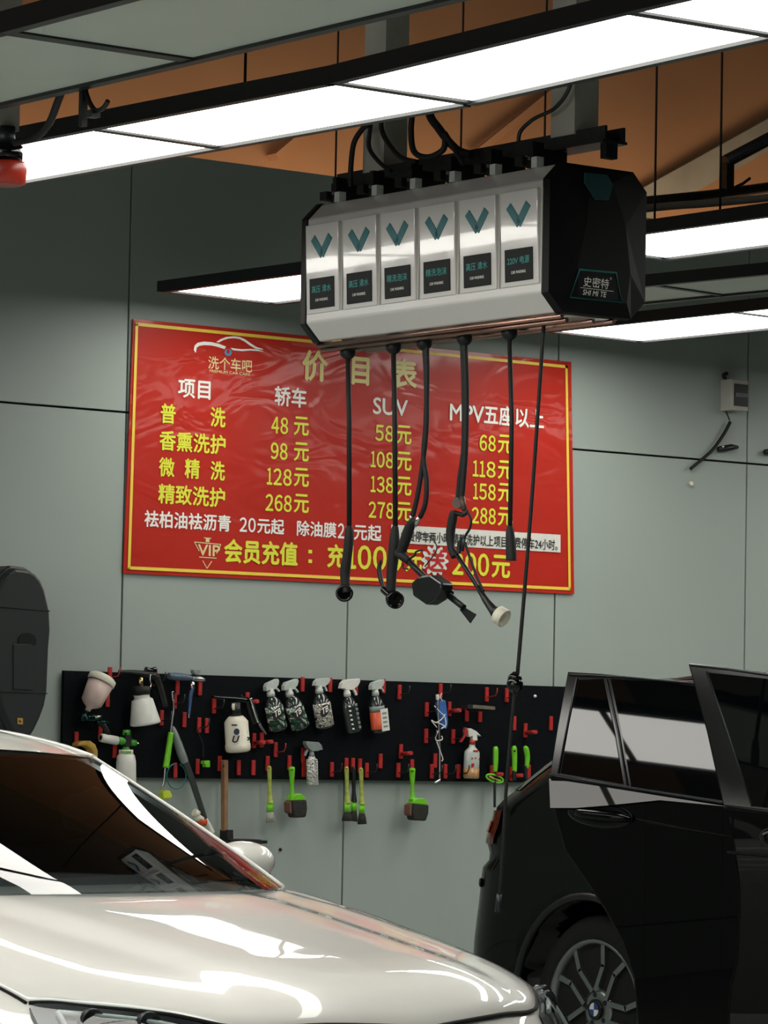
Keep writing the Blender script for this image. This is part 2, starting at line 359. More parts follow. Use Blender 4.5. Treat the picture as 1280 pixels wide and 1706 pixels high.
# ------------------------------------------------------------------ banner
BY = -.012
def bp(u, v, d=0): return at(u, v, 1, BY-.004-d)
bx0, bx1, bz0, bz1 = 8.955, 11.482, 2.062, 3.172
b0 = at(222, 531, 1, BY); b1 = at(952, 603, 1, BY); b2 = at(957, 990, 1, BY); b3 = at(205, 955, 1, BY)
t = thing('price_banner', (b0+b2)/2, 'red glossy vinyl price list banner with yellow characters, pinned flat on the grey wall', 'banner')
nx, nz = 60, 30
P = [[(b3.lerp(b2, i/nx)).lerp(b0.lerp(b1, i/nx), j/nz)+V((0, -.0015*abs(math.sin(9*i/nx+4*j/nz)), 0)) for j in range(nz+1)] for i in range(nx+1)]
P2 = [[p+V((0, .004, 0)) for p in r_] for r_ in P]
sm = MB().grid(P); sm.grid(P2); sm.build('vinyl_sheet', 'banner', t, weld=False)
br = MB()
q = [bp(228, 540, 0), bp(944, 611, 0), bp(949.5, 981, 0), bp(215, 946, 0)]
for a, b in zip(q, q[1:]+q[:1]):
    d = (b-a).normalized(); br.box((a+b)/2, ((b-a).length+.014, .0015, .014), (d, V((0, 1, 0)), V((0, 1, 0)).cross(d)))
br.build('border_line', 'gold', t)
def btext(mb, s, x0, yb, x1, h, bold=.025, mi=0, d=0, shear=0, nm=None):
    if nm is None: return btext_(mb, s, x0, yb, x1, h, bold, mi, d, shear)
    b_ = MB(); btext_(b_, s, x0, yb, x1, h, bold, mi, d, shear); return b_.build(nm[0], nm[1], nm[2], weld=False)
def btext_(mb, s, x0, yb, x1, h, bold=.02, mi=0, d=0, shear=0):
    p = bp(x0, yb, d); top = bp(x0, yb-h, d); q = at(x1, yb+.06*(x1-x0), 1, p.y)
    put_text(mb, s, p, (q.x-p.x, 0, 0), (0, 0, top.z-p.z), bold, shear, mi)
m1 = MB()
for a in (('价', 504, 632, 545, 49), ('目', 587, 639, 614, 44), ('表', 652, 643, 694, 46)): btext(m1, *a, bold=.035, nm=('title_lettering', 'ytitle', t))
m1 = MB()
for a in (('项目', 297, 661, 350, 30), ('轿车', 458, 675, 510, 32), ('SUV', 622, 689, 679, 27), ('MPV', 750, 700, 806, 27), ('五座以上', 807, 706, 906, 32)): btext(m1, *a, nm=('column_lettering', 'gtext', t))
for a in (('袪柏油袪沥青', 241, 877, 384, 27), ('20', 398, 885, 427, 23), ('元起', 429, 888, 473, 25), ('除油膜', 495, 892, 560, 25), ('20', 562, 896, 587, 24), ('元起', 590, 899, 635, 26)): btext(m1, *a, nm=('service_lettering', 'gtext', t))
m1 = MB()
for a in (('普', 268, 704, 292, 32), ('洗', 351, 710, 375, 32), ('香熏洗护', 266, 749, 375, 32), ('微', 265, 793, 290, 31), ('精', 308, 796, 332, 32), ('洗', 351, 799, 374, 31), ('精致洗护', 264, 838, 374, 32)): btext(m1, *a, nm=('item_lettering', 'ytext', t))
PL = ('price_lettering', 'ytext', t)
for y, n1, xs, n2 in ((0, '48', (451, 481), 721), (1, '98', (450, 480), 764), (2, '128', (444, 487), 806.5), (3, '268', (441, 487), 850)):
    btext(m1, n1, xs[0], n2, xs[1], 27, nm=PL); btext(m1, '元', 490, n2+3, 514, 30, nm=PL)
for n1, x0, n2 in (('58', 624, 733.5), ('108', 617, 777.5), ('138', 617, 819), ('278', 613, 861.5)):
    btext(m1, n1, x0, n2, 657, 26, nm=PL); btext(m1, '元', 661, n2+5, 685, 30, nm=PL)
for n1, x0, n2 in (('68', 798, 750), ('118', 787, 793), ('158', 788, 831), ('288', 785, 871)):
    btext(m1, n1, x0, n2, 827, 26, nm=PL); btext(m1, '元', 830, n2+4, 854, 30, nm=PL)
for a in (('会员充值', 374, 936, 495, 38), ('充', 546, 944, 574, 37), ('1000', 578, 946, 671, 38), ('元', 676, 951, 702, 35), ('200', 752, 956, 816, 36), ('元', 820, 961, 849, 36)): btext(m1, *a, bold=.035, nm=('offer_lettering', 'ytext', t))
for yy in (919, 935): MB().box(bp(517, yy), (.020, .001, .016)).build('colon_dot', 'ytext', t)
m1 = MB().prism([bp(652, 874), bp(934, 891), bp(934, 920.5), bp(652, 904)], (0, -.001, 0)); strip_o = m1.build('white_strip', 'white', t)
m1 = MB(); btext(m1, '免费停车两小时,精致洗护以上项目免费停车24小时。', 668, 902, 929, 19, bold=.012, d=.003); m1.build('notice_lettering', 'ktext', strip_o)
fl = MB(); c = bp(724.5, 934)
pts = [c+V((math.cos(a)*(.072+.010*math.cos(12*a)), 0, math.sin(a)*(.065+.009*math.cos(12*a)))) for a in [2*math.pi*k/96 for k in range(96)]]
fo = fl.prism(pts, (0, -.001, 0)).build('flower_badge', 'white', t)
m1 = MB(); btext(m1, '送', 708, 951, 741, 36, bold=.03, d=.003); m1.build('badge_lettering', 'redtext', fo)
lg = MB()
def lpoly(pts, mi=0): lg.prism([bp(300+x*.125, 540+y*.125) for x, y in pts], (0, -.001, 0), mi)
lpoly([(200, 378), (183, 340), (195, 285), (235, 248), (320, 232), (420, 240), (520, 262), (612, 300), (592, 332), (500, 303), (420, 285), (320, 280), (255, 290), (220, 315), (212, 375)])
lpoly([(480, 240), (540, 200), (620, 170), (720, 160), (800, 172), (870, 205), (940, 255), (1020, 305), (1105, 332), (1100, 340), (1010, 330), (930, 285), (860, 232), (790, 198), (720, 188), (640, 193), (570, 217), (520, 243)])
lpoly([(675, 316), (730, 325), (830, 335), (940, 330), (1040, 340), (1118, 365), (1020, 357), (940, 352), (830, 360), (740, 352), (700, 345)])
lpoly([(642+48*math.cos(a), 378+48*math.sin(a)) for a in [2*math.pi*k/24 for k in range(24)]], 1)
lo = lg.build('logo', ['gtext', 'bluep'], t)
lg = MB(); cc = bp(300+642*.125, 540+362*.125, .002)
lg.prism([cc+V((.0075*math.cos(a), 0, .0105*math.sin(a)+(.012 if k == 6 else 0))) for k, a in enumerate([2*math.pi*k/24 for k in range(24)])], (0, -.001, 0)); lg.build('logo_drop', 'redtext', lo)
m1 = MB(); btext(m1, '洗个车吧', 347, 614, 420, 21, bold=.015); btext(m1, 'PREMIUM CAR CARE', 349, 620, 417, 4.5, bold=.02); m1.build('shop_lettering', 'goldt', t)
m1 = MB()
def line(a, b, wd=.004):
    a, b = bp(*a), bp(*b); d = (b-a).normalized(); m1.box((a+b)/2, ((b-a).length, .001, wd), (d, V((0, 1, 0)), V((0, 1, 0)).cross(d)))
for a, b in (((324, 903), (368, 907)), ((324, 903), (332, 918)), ((368, 907), (361, 922)), ((332, 928), (361, 930)), ((338, 934), (345, 947)), ((345, 947), (353, 935)), ((340, 896), (352, 897))): line(a, b)
btext(m1, 'VIP', 330, 925, 366, 18, bold=.03); m1.box(bp(346, 900), (.02, .001, .016)); m1.build('vip_emblem', 'goldt', t)
# ------------------------------------------------------------------ reel box hanging from its frame
fx0, fx1, fy0, fy1, fz0, fz1, ch = 7.383, 7.780, -3.460, -4.704, 2.687, 3.153, .058
rb = thing('hose_reel_box', (7.58, -4.08, fz0), 'long white six-unit hose reel box with black end cover, hanging over the bay', 'hose reel')
def prof(x0, x1, z0, z1, c): return [(x0+c, z0), (x1-c, z0), (x1, z0+c), (x1, z1-c), (x1-c, z1), (x0+c, z1), (x0, z1-c), (x0, z0+c)]
pf = prof(fx0, fx1, fz0, fz1, ch)
hm = MB().prism([(x, fy0, z) for x, z in pf], (0, fy1-fy0, 0))
hm.build('housing', mat('white reel housing', '#d4d3d0', .22, coat=.6, noise=.01, bump=.10, scale=3, bscale=5), rb, bevel=.006)
pe = prof(fx0-.004, fx1+.004, fz0-.004, fz1+.004, ch)
MB().prism([(x, fy0+.03, z) for x, z in pe], (0, -.03, 0)).build('rear_cover', 'black', rb, bevel=.004)
# faceted black end cover toward the camera
ec = MB(); yb, yf = fy1, fy1-.03
cx, cz = (fx0+fx1)/2, (fz0+fz1)/2
o1 = [V((x, yb, z)) for x, z in pe]; o2 = [V((x, yf, z)) for x, z in prof(fx0, fx1, fz0, fz1, ch)]
inr = [V((x, yf-.012, z)) for x, z in ((cx-.085, cz-.178), (cx+.112, cz-.187), (cx+.126, cz-.094), (cx+.103, cz+.056), (cx+.047, cz+.187), (cx-.047, cz+.187), (cx-.056, cz+.056), (cx-.094, cz-.094))]
n = 8
ec.add(o1+o2+inr, [(i, (i+1) % n, n+(i+1) % n, n+i) for i in range(n)]+[(n+i, n+(i+1) % n, 2*n+(i+1) % n, 2*n+i) for i in range(n)]+[tuple(range(2*n, 3*n))])
eo = ec.build('end_cover', mat('black end cover', '#070a0b', .5, noise=.05, spec=.25), rb)
yq = yf-.0135
def ep(u, v, d=0): return at(u, v, 1, yq-d)
hx = MB().prism([ep(973.5, 288, -.004), ep(1010, 291.5, -.004), ep(1020, 308, -.004), ep(1013, 334, -.004), ep(990, 333, -.004), ep(973, 304, -.004)], (0, -.006, 0)); hx.build('hex_badge', 'tealdark', eo)
ol = MB(); lp = [ep(966, 449), ep(1027, 454.5), ep(1036, 503), ep(950.5, 495)]
ol.tube(lp+[lp[0], lp[1]], .003, 6, caps=False); ol.build('badge_outline', 'tealline', eo)
tx = MB()
def etext(s, x0, yb, x1, h, mi=0, bold=0, shear=0):
    p = ep(x0, yb); top = ep(x0, yb-h); q = at(x1, yb, 1, p.y); put_text(tx, s, p, (q.x-p.x, 0, 0), (0, 0, top.z-p.z), bold, shear, mi)
etext('史密特', 972, 477, 1015, 17, bold=.004, shear=.12); etext('®', 1016.5, 466, 1019.5, 4); etext('SHI MI TE', 971, 491, 1011, 9, bold=.012, shear=.25)
tx.box((ep(968, 480)+ep(1022, 484.5))/2, (.135, .001, .0016)); tx.build('maker_lettering', 'gtext', eo)
uw = (fy0-fy1)/6
words = ['高压 清水', '高压 清水', '精洗泡沫', '精洗泡沫', '高压 清水', '220V 电源']
for i in range(6):
    ya, yb2 = fy0-uw*i, fy0-uw*(i+1); ym = (ya+yb2)/2
    zt, zb = fz1-ch-.023, fz0+ch+.028
    um = MB(); e = .012; fxx = fx0-.006
    TILT = .040       # the faces lean out slightly toward the top
    P8 = [(fx0+.001, yy, zz) for yy, zz in ((ya-e, zb), (yb2+e, zb), (yb2+e, zt), (ya-e, zt))]
    P8 += [(fx0-.006-TILT*(zz-zb), yy, zz) for _, yy, zz in P8]
    um.add(P8, [(3, 2, 1, 0), (4, 5, 6, 7)]+[(k, (k+1) % 4, 4+(k+1) % 4, 4+k) for k in range(4)])
    u = um.build('unit_panel', mat('glossy unit panel', '#dad8d5', .12, coat=.8, noise=.01, bump=.16, scale=4, bscale=7), rb, bevel=.003)
    def fp(a, z, d=0): return V((fxx-.0008-d-TILT*(z-zb), ym-a*uw, z))      # a runs -.5 to .5 across the unit, left to right
    cm = MB(); zc = fz1-ch-.126
    for sg in (-1, 1):
        A, B = fp(0, zc), fp(sg*.22, zc+.054); d = (B-A).normalized(); fn = V((-1, 0, -TILT)).normalized(); nn = fn.cross(d)
        cm.box((A+B)/2, ((B-A).length+.010, .003, .029), (d, fn, nn))
    cm.build('chevron', 'teal', u, bevel=.004)
    sc = MB(); zc = fz0+ch+.094
    sc.prism([fp(-.33, zc-.051), fp(.33, zc-.051), fp(.33, zc+.051), fp(-.33, zc+.051)], (-.003, 0, 0)); so = sc.build('screen', 'screenm', u, bevel=.004)
    s1 = MB(); p = fp(-.26, zc+.002, .0035); put_text(s1, words[i], p, fp(.26, zc+.002, .0035)-p, (-TILT*.024, 0, .024), .01); s1.build('screen_lettering', 'tealtext', so)
    s1 = MB(); p = fp(-.17, zc-.027, .0035); put_text(s1, 'CAR WASHING', p, fp(.17, zc-.027, .0035)-p, (-TILT*.009, 0, .009), .02); s1.build('small_lettering', 'gtext', so)
    MB().box((fx0-.002, yb2, (zt+zb)/2), (.006, .004, zt-zb)).build('unit_joint', 'post', rb)
    # mounting bracket and clip on top
    yb3 = ym+.03
    bk = MB().box((7.505, yb3, fz1+.032), (.14, .028, .064)); bk.box((7.46, yb3+.033, fz1+.023), (.09, .037, .028)); bk.box((7.46, yb3, fz1+.070), (.046, .019, .028))
    k = bk.build('mount_bracket', 'black', rb)
    MB().box((7.435, yb3-.037, fz1+.013), (.028, .028, .034)).build('cable_clip', 'clearish', k)
    MB().lathe((7.435, yb3, fz1+.03), (-1, 0, 0), [(0, .006), (.006, .006)], 8).build('bolt', 'steel', k)
bt = MB()
for k, (x, z) in enumerate(((7.448, 0), (7.468, .011), (7.577, .006), (7.66, 0))): bt.tube([(x, fy0+.02, fz0-.012-z), (x, fy1-.02, fz0-.012-z)], .008, 8)
bt.build('guide_rod', 'copper', rb)
hf = thing('hanging_frame', (7.58, -4.1, 3.26), 'grey steel hanging frame of two posts and a beam carrying the reel box', 'hanging frame')
for yy, zb in ((-3.628, 3.257), (-4.616, 3.260)):
    MB().box((7.577, yy, (zb+6.15)/2), (.098, .116, 6.15-zb)).build('post', 'post', hf)
bm_ = MB().box((7.577, -4.114, 3.223), (.10, 1.40, .009)); bm_.box((7.54, -4.114, 3.248), (.009, 1.40, .047)); bm_.box((7.614, -4.114, 3.248), (.009, 1.40, .047)); bm_.build('beam', 'dsteel', hf)
MB().box((7.577, -4.785, 3.208), (.047, .028, .070)).build('drop_bracket', 'black', hf)
def cab(label, pts, r, x=7.55, m='rubber', name='cable', g='cables above the reel box'):
    return tag(MB().tube(spline([at(u, v, 0, x) for u, v in pts]), r, 8).build(name, m), label, 'cable', g)
cab('dark cable rising from the left end of the reel box up the left post', [(584, 312), (585, 275), (590, 238), (604, 215), (618, 200), (622, 150)], .0093, 7.475)
cab('thin dark cable curving down across the face of the left post', [(622, 190), (616, 220), (616, 248), (634, 272), (652, 285)], .0075, 7.484)
cab('dark cable drooping from left post into a pale plug', [(636, 180), (636, 215), (648, 240), (668, 262), (695, 270)], .0084, 7.475)
cab('dark cable loop dropping just right of the left post', [(690, 170), (685, 215), (690, 252), (712, 262), (738, 250), (742, 230)], .0102, 7.447)
cab('fat taped cable bundle slanting down between the two posts', [(715, 150), (716, 190), (732, 215), (748, 236), (766, 252), (786, 258)], .014, 7.484)
cab('thin dark cable slanting from the bundle to the beam', [(742, 222), (756, 246), (768, 266), (772, 274)], .0084, 7.43)
cab('grey wire curving from beam up past the right post', [(864, 236), (868, 218), (890, 198), (925, 180), (948, 148), (955, 110)], .0065, 7.493, 'dsteel')
# ------------------------------------------------------------------ hoses and guns
HX = 7.512
def hp(u, v, x=HX): return at(u, v, 0, x)
def hose_root(u, v, label): return thing('washing_hose', hp(u, v), label, 'hose', 'hoses hanging from the reel box')
def ball(t, u, v, r=.027):
    c = hp(u, v); c.z = min(c.z, fz0-.033)
    b = MB().sphere(c, r); b.lathe(c+V((0, 0, r*.4)), (0, 0, 1), [(0, r*.85), (.016, r*.85), (.018, r*.6)], 14); return b.build('stop_ball', 'black', t), c
def tubep(pts, r, x=HX, n=10, sub=8): return MB().tube(spline([hp(u, v, x) for u, v in pts], sub), r, n)
# 1
t = hose_root(580, 571, 'leftmost black hose ending in a straight handgrip with round nozzle'); _, c = ball(t, 580, 571)
MB().tube([c, hp(582, 700), hp(582, 885)], .0085, 10).build('hose', 'rubber', t)
gp = MB(); L = [(582, 876, .009), (582, 886, .0145), (581, 905, .0165), (579, 925, .016), (576, 945, .018), (575, 960, .017), (576, 975, .0155), (577, 988, .0145)]
gp.tube(spline([hp(a, b) for a, b, r in L], 4), [interp(range(len(L)), [r for a, b, r in L], k/4) for k in range(4*(len(L)-1)+1)], 14); gp.build('handgrip', 'rubber', t)
MB().lathe(hp(580, 988)+V((.0, .02, 0)), ray(584, 995)*-1, [(-.03, .018), (-.01, .027), (.012, .030), (.02, .029), (.022, .022), (.012, .02)], 20).build('nozzle', 'blackgloss', t)
# 2
t = hose_root(656, 563, 'second black hose from left, with elbowed nozzle and side lever'); _, c = ball(t, 656, 563)
MB().tube([c, hp(658, 700), hp(659, 885)], .0085, 10).build('hose', 'rubber', t)
gp = MB(); L = [(659, 876, .009), (658, 886, .0145), (657, 905, .018), (655, 930, .0185), (653, 950, .018), (652, 970, .0165), (652, 986, .015)]
gp.tube(spline([hp(a, b) for a, b, r in L], 4), [interp(range(len(L)), [r for a, b, r in L], k/4) for k in range(4*(len(L)-1)+1)], 14); gp.build('handgrip', 'rubber', t)
gp = MB(); L = [(635, 932, .003), (632, 945, .0075), (634, 962, .0085), (638, 976, .006), (640, 984, .006)]
gp.tube(spline([hp(a, b) for a, b, r in L], 4), [interp(range(len(L)), [r for a, b, r in L], k/4) for k in range(4*(len(L)-1)+1)], 10); gp.build('lever', 'black', t)
nz_ = tubep([(639, 982), (648, 990), (660, 996)], .012); nz_.lathe(hp(662, 998)+V((0, .02, 0)), ray(672, 998)*-1+V((.35, 0, -.1)), [(-.04, .014), (-.02, .022), (.005, .029), (.022, .030), (.026, .027), (.022, .022), (.012, .02)], 20); nz_.build('nozzle', 'blackgloss', t)
# 3 foam gun
t = hose_root(707, 558, 'third black hose, forked above a bulky black foam gun'); _, c = ball(t, 707, 556)
MB().tube(spline([c, hp(710, 620), hp(711, 700), hp(706, 760), hp(697, 820), hp(688, 860)]), .0085, 10).build('hose', 'rubber', t)
MB().tube(spline([c+V((0, -.012, 0)), hp(712, 620), hp(710, 700), hp(706, 760), hp(711, 800), hp(709, 838), hp(700, 862)]), .0085, 10).build('hose', 'rubber', t)
for a, b in (((687, 855), (684, 872)), ((701, 858), (691, 876))): MB().tube([hp(*a), hp(*b)], .0075, 10).build('coupling', 'chrome', t)
gp = MB(); L = [(690, 866, .012), (682, 880, .017), (676, 898, .018), (670, 916, .016), (666, 928, .016)]
gp.tube(spline([hp(a, b) for a, b, r in L], 4), [interp(range(len(L)), [r for a, b, r in L], k/4) for k in range(4*(len(L)-1)+1)], 14); gp.tube([hp(664, 920), hp(682, 936)], [.018, .012], 12); gp.build('handgrip', 'rubber', t)
tubep([(680, 932), (690, 926), (694, 919), (704, 916)], .0035).build('trigger', 'black', t)
tubep([(672, 938), (672, 946), (680, 948)], .003).build('trigger_guard', 'black', t)
MB().tube([hp(678, 932), hp(712, 966)], .010, 12).build('lance', 'black', t)
fb = MB(); A, B = hp(704, 960), hp(752, 990); ax = (B-A).normalized(); nb = ax.cross(V((0, 0, 1))).normalized(); up = nb.cross(ax)*-1
fb.prism([hp(705, 972), hp(716, 962), hp(737, 959), hp(756, 972), hp(756, 982), hp(745, 1000), hp(730, 1009), hp(708, 994)], nb*.05)
fb.tube([hp(708, 965)-nb*.012, hp(748, 989)-nb*.012], .012, 10); fb.build('foam_body', mat('black gun body', '#0b0e10', .3, noise=.1, coat=.3), t, bevel=.006)
MB().box(hp(714, 974)-nb*.01, (.012, .004, .018)).build('warning_sticker', 'clearish', t)
MB().tube([hp(748, 992), hp(773, 1012)], [.011, .010], 12).build('barrel', 'black', t)
A, B, Cc, Dd = hp(771, 1010), hp(793, 1023), hp(783, 1038), hp(766, 1016)
MB().prism([A, B, Cc, Dd], V((.02, .02, 0))).build('fan_nozzle', 'black', t)
MB().tube(spline([hp(702, 890), hp(716, 894), hp(726, 905), hp(727, 918), hp(716, 934), hp(708, 944)]), .0022, 6).build('wire', 'dsteel', t)
# 4 lance with white cup
t = hose_root(775, 550, 'fourth hose, doubled, holding a long lance with a white cup tip'); _, c = ball(t, 774, 551)
MB().tube(spline([c, hp(777, 640), hp(776, 740), hp(772, 800), hp(769, 832)]), .0095, 10).build('hose', 'rubber', t)
MB().tube(spline([c+V((0, .012, 0)), hp(773, 640), hp(773, 740), hp(766, 800), hp(763, 832)]), .0085, 10).build('hose', 'rubber', t)
cp = MB().lathe(hp(764, 838), V((-1, -.6, 0)), [(-.012, .018), (.012, .018)], 16); cp.tube([hp(762, 828), hp(763, 845)], .008, 8); cp.tube([hp(770, 828), hp(774, 850)], .009, 8); cp.build('coupling', mat('dull bronze', '#5a4d43', .5, metal=.4), t)
gp = MB(); L = [(757, 852, .012), (754, 866, .0155), (751, 885, .0155), (751, 905, .013), (754, 920, .012), (757, 928, .010)]
gp.tube(spline([hp(a, b) for a, b, r in L], 4), [interp(range(len(L)), [r for a, b, r in L], k/4) for k in range(4*(len(L)-1)+1)], 14); gp.build('handgrip', 'rubber', t)
MB().tube([hp(757, 854), hp(772, 858), hp(779, 852)], .008, 8).build('bracket', 'black', t)
tubep([(779, 852), (785, 866), (783, 880), (776, 892), (774, 898)], .0042).build('return_hose', 'rubber', t)
tg = tubep([(772, 893), (766, 908), (764, 922)], .008); tg.tube([hp(774, 895), hp(770, 918)], .006, 8); tg.build('trigger', 'dsteel', t)
MB().tube([hp(755, 915), hp(785, 960), hp(808, 998)], .0072, 10).build('lance', 'black', t)
tubep([(775, 904), (785, 935), (797, 966), (806, 985)], .0045).build('side_hose', 'rubber', t)
MB().tube([hp(797, 978), hp(810, 1000), hp(824, 1018), hp(832, 1024)], [.009, .012, .017, .026], 14).build('flare', 'black', t)
MB().lathe(hp(834, 1026), V((.25, -.75, -.45)), [(-.012, .029), (.018, .031), (.020, .026), (.012, .022), (.006, .018)], 22).build('cup', 'cream', t)
# 5
t = hose_root(849, 543, 'fifth black hose, ending in a short plain rubber grip above the banner corner'); _, c = ball(t, 849, 543)
MB().tube([c, hp(853, 700), hp(850, 882)], .0075, 10).build('hose', 'rubber', t)
gp = MB(); L = [(850, 876, .008), (850, 886, .0135), (851, 905, .016), (852, 925, .0175), (852, 934, .0175)]
gp.tube(spline([hp(a, b) for a, b, r in L], 4), [interp(range(len(L)), [r for a, b, r in L], k/4) for k in range(4*(len(L)-1)+1)], 14); gp.build('handgrip', 'rubber', t)
# 6
t = hose_root(905, 530, 'rightmost thin black air line, hanging lowest, with a ball before the black car')
MB().tube(spline([hp(905.5, 541), hp(905, 560), hp(885, 850), hp(862, 1128)]), .0062, 8).build('hose', 'rubber', t)
c = hp(858, 1140); b = MB().sphere(c, .027); b.lathe(c+V((0, 0, .015)), (0, 0, 1), [(0, .024), (.012, .02), (.025, .008)], 12); b.build('stop_ball', 'blackgloss', t)
MB().tube(spline([c, hp(855, 1180), hp(847, 1270), hp(842, 1340), hp(838, 1420), hp(832, 1500)]), .0055, 8).build('tail_hose', 'rubber', t)
MB().tube([hp(832, 1490), hp(829, 1520)], .009, 8).build('air_plug', 'dsteel', t)
# ------------------------------------------------------------------ left post with red drum, clip
RX = 5.71
t = thing('drum_fitting', at(18, 290, 0, RX), 'red and black drum fitting hanging under a grey post at the left edge', 'fitting')
c = at(8, 290, 0, RX)
MB().lathe(c, (0, 0, 1), [(-.034, .047), (-.026, .062), (.026, .065), (.034, .062)], 24).build('red_drum', 'redlamp', t)
MB().lathe(c, (0, 0, 1), [(.034, .051), (.080, .053), (.086, .047)], 24).build('black_collar', 'blackgloss', t)
MB().lathe(c, (0, 0, 1), [(.086, .028), (.14, .028)], 16).build('neck', 'dsteel', t)
tag(MB().box((c.x-.02, c.y+.05, c.z+.13+1.4), (.12, .12, 2.8)).build('hanger_post', 'post'), 'grey square post above the red drum fitting at the left edge', 'post')
tag(MB().tube(spline([at(113, 128, 0, 5.535), at(98, 165, 0, 5.57), at(82, 205, 0, 5.63), at(60, 228, 0, RX-.04), at(25, 238, 0, RX-.04)]), .011, 10).build('cable', 'rubber'), 'thick black cable sagging to the red drum fitting', 'cable')
RX = 5.532
t = thing('cable_hanger', at(140, 170, 0, RX), 'black strap hanger with a curled clip, between the unlit and the lit strip', 'hanger')
MB().box((at(138, 128, 0, RX)+at(140, 198, 0, RX))/2, (.018, .018, .16)).build('strap', 'black', t)
MB().tube(spline([at(142, 150, 0, RX), at(150, 172, 0, RX), at(160, 184, 0, RX), at(172, 180, 0, RX), at(180, 168, 0, RX)]), .007, 8).build('curled_clip', 'black', t)
MB().box(at(155, 190, 0, RX), (.03, .03, .02)).build('clamp', 'dsteel', t)
# ------------------------------------------------------------------ things on the grey wall
t = thing('fuse_box', at(1225, 656, 1, -.04), 'small grey fuse box with dark window high on the wall at right', 'fuse box')
xa, xb = at(1219, 656, 1, -.08).x, at(1247.5, 656, 1, -.08).x; za, zb = at(1230, 684, 1, -.08).z, at(1230, 632, 1, -.08).z
MB().box(((xa+xb)/2, -.04, (za+zb)/2), (xb-xa, .08, zb-za)).build('box', 'post', t, bevel=.004)
MB().box(((xa+xb)/2+.006, -.081, (za+zb)/2), (xb-xa-.024, .004, zb-za-.045)).build('window', 'screenm', t)
MB().box(((xa+xb)/2+.006, -.084, (za+zb)/2), (xb-xa-.03, .004, .02)).build('breaker', 'dsteel', t)
tag(MB().tube(spline([at(1209, 632, 1, -.02), at(1206, 625, 1, -.02), at(1212, 622, 1, -.02)]), .009, 8).build('cable_stub', 'rubber'), 'short dark cable stub on top of the fuse box', 'cable')
tag(MB().tube(spline([at(1210, 685, 1, -.02), at(1213, 692, 1, -.02), at(1216, 700, 1, -.02)]), .004, 8).build('wire', 'dsteel'), 'thin grey wire hanging under the fuse box', 'wire')
tag(MB().tube(spline([at(1217, 703, 1, -.02), at(1205, 725, 1, -.02), at(1185, 752, 1, -.02), at(1151, 781, 1, -.02)]), .0085, 8).build('cable', 'rubber'), 'black cable slanting down the wall below the fuse box', 'cable')
for k, (u, v, l) in enumerate(((1213, 747, 'black wall clip with bright screw, right of the slanting cable'), (1290, 752, 'black wall clip cut off by the right edge of the photo'))):
    t = thing('wall_clip', at(u, v, 1, -.02), l, 'clip', 'clips on the wall below the fuse box')
    MB().tube([at(u-16, v+1, 1, -.02), at(u-4, v, 1, -.03), at(u+6, v-2, 1, -.03), at(u+16, v-2, 1, -.02)], [.012, .016, .016, .009], 8).build('clip_body', 'black', t)
    MB().sphere(at(u-8, v-3, 1, -.035), .007).build('screw', 'chrome', t)
tag(MB().sphere(at(1152, 806, 1, -.01), .012).build('wall_plug', 'cream'), 'tiny pale wall plug below the slanting cable', 'wall plug')
tag(MB().sphere(at(467.5, 1415.5, 1, -.005), .008).build('wall_anchor', 'rubber'), 'tiny dark anchor hole in the wall right of the white car mirror', 'anchor')
# black round-topped case at the left edge
YC = -.3
def cp_(u, v, y=YC): return at(u, v, 1, y)
right = [(38, 949), (50, 951), (60, 957), (68, 967), (75, 983), (80, 1005), (83, 1018), (84.5, 1050), (82, 1080), (80.5, 1120), (79, 1153), (75, 1175), (67, 1197), (58, 1216), (48, 1232)]
left = [(76-u, v-3) for u, v in right]
poly = [cp_(u, v) for u, v in right]+[cp_(u, v) for u, v in left[1:][::-1]]
t = thing('wall_case', (8.26, -.15, 1.3), 'tall black round-topped case with small yellow warning sticker on the wall at the left edge', 'case')
MB().prism(poly, (0, .05, 0)).build('front_shell', 'cab', t, bevel=.012)
cen = sum(poly, V((0, 0, 0)))/len(poly)
MB().prism([cen+(p-cen)*1.035+V((0, .04, .004)) for p in poly], (0, .25, 0)).build('rear_shell', 'black', t, bevel=.01)
for (u0, v0, u1, v1) in ((-8, 1011, 83, 1018), (-5, 1153, 79, 1155.5)):
    MB().tube([cp_(u0, v0, YC-.001), cp_(u1, v1, YC-.001)], .0022, 6).build('panel_joint', 'seam', t)
MB().prism([cp_(u, v, YC-.001) for u, v in ((30, 1072), (31, 1062), (36, 1055), (46, 1054), (56, 1058), (60, 1066), (59, 1074))], (0, -.004, 0)).build('grip_recess', 'seam', t)
MB().prism([cp_(u, v, YC-.001) for u, v in ((22, 1073), (52, 1073), (54, 1085), (55, 1150), (22, 1148))], (0, -.004, 0)).build('flap', 'cab', t, bevel=.002)
st = MB().prism([cp_(u, v, YC-.002) for u, v in ((29, 1196), (38, 1196.5), (38, 1207), (29, 1206.5))], (0, -.001, 0)).build('sticker', 'yellow', t)
MB().prism([cp_(u, v, YC-.004) for u, v in ((31, 1199), (36, 1202), (33, 1204))], (0, -.001, 0)).build('sticker_mark', 'ktext', st)
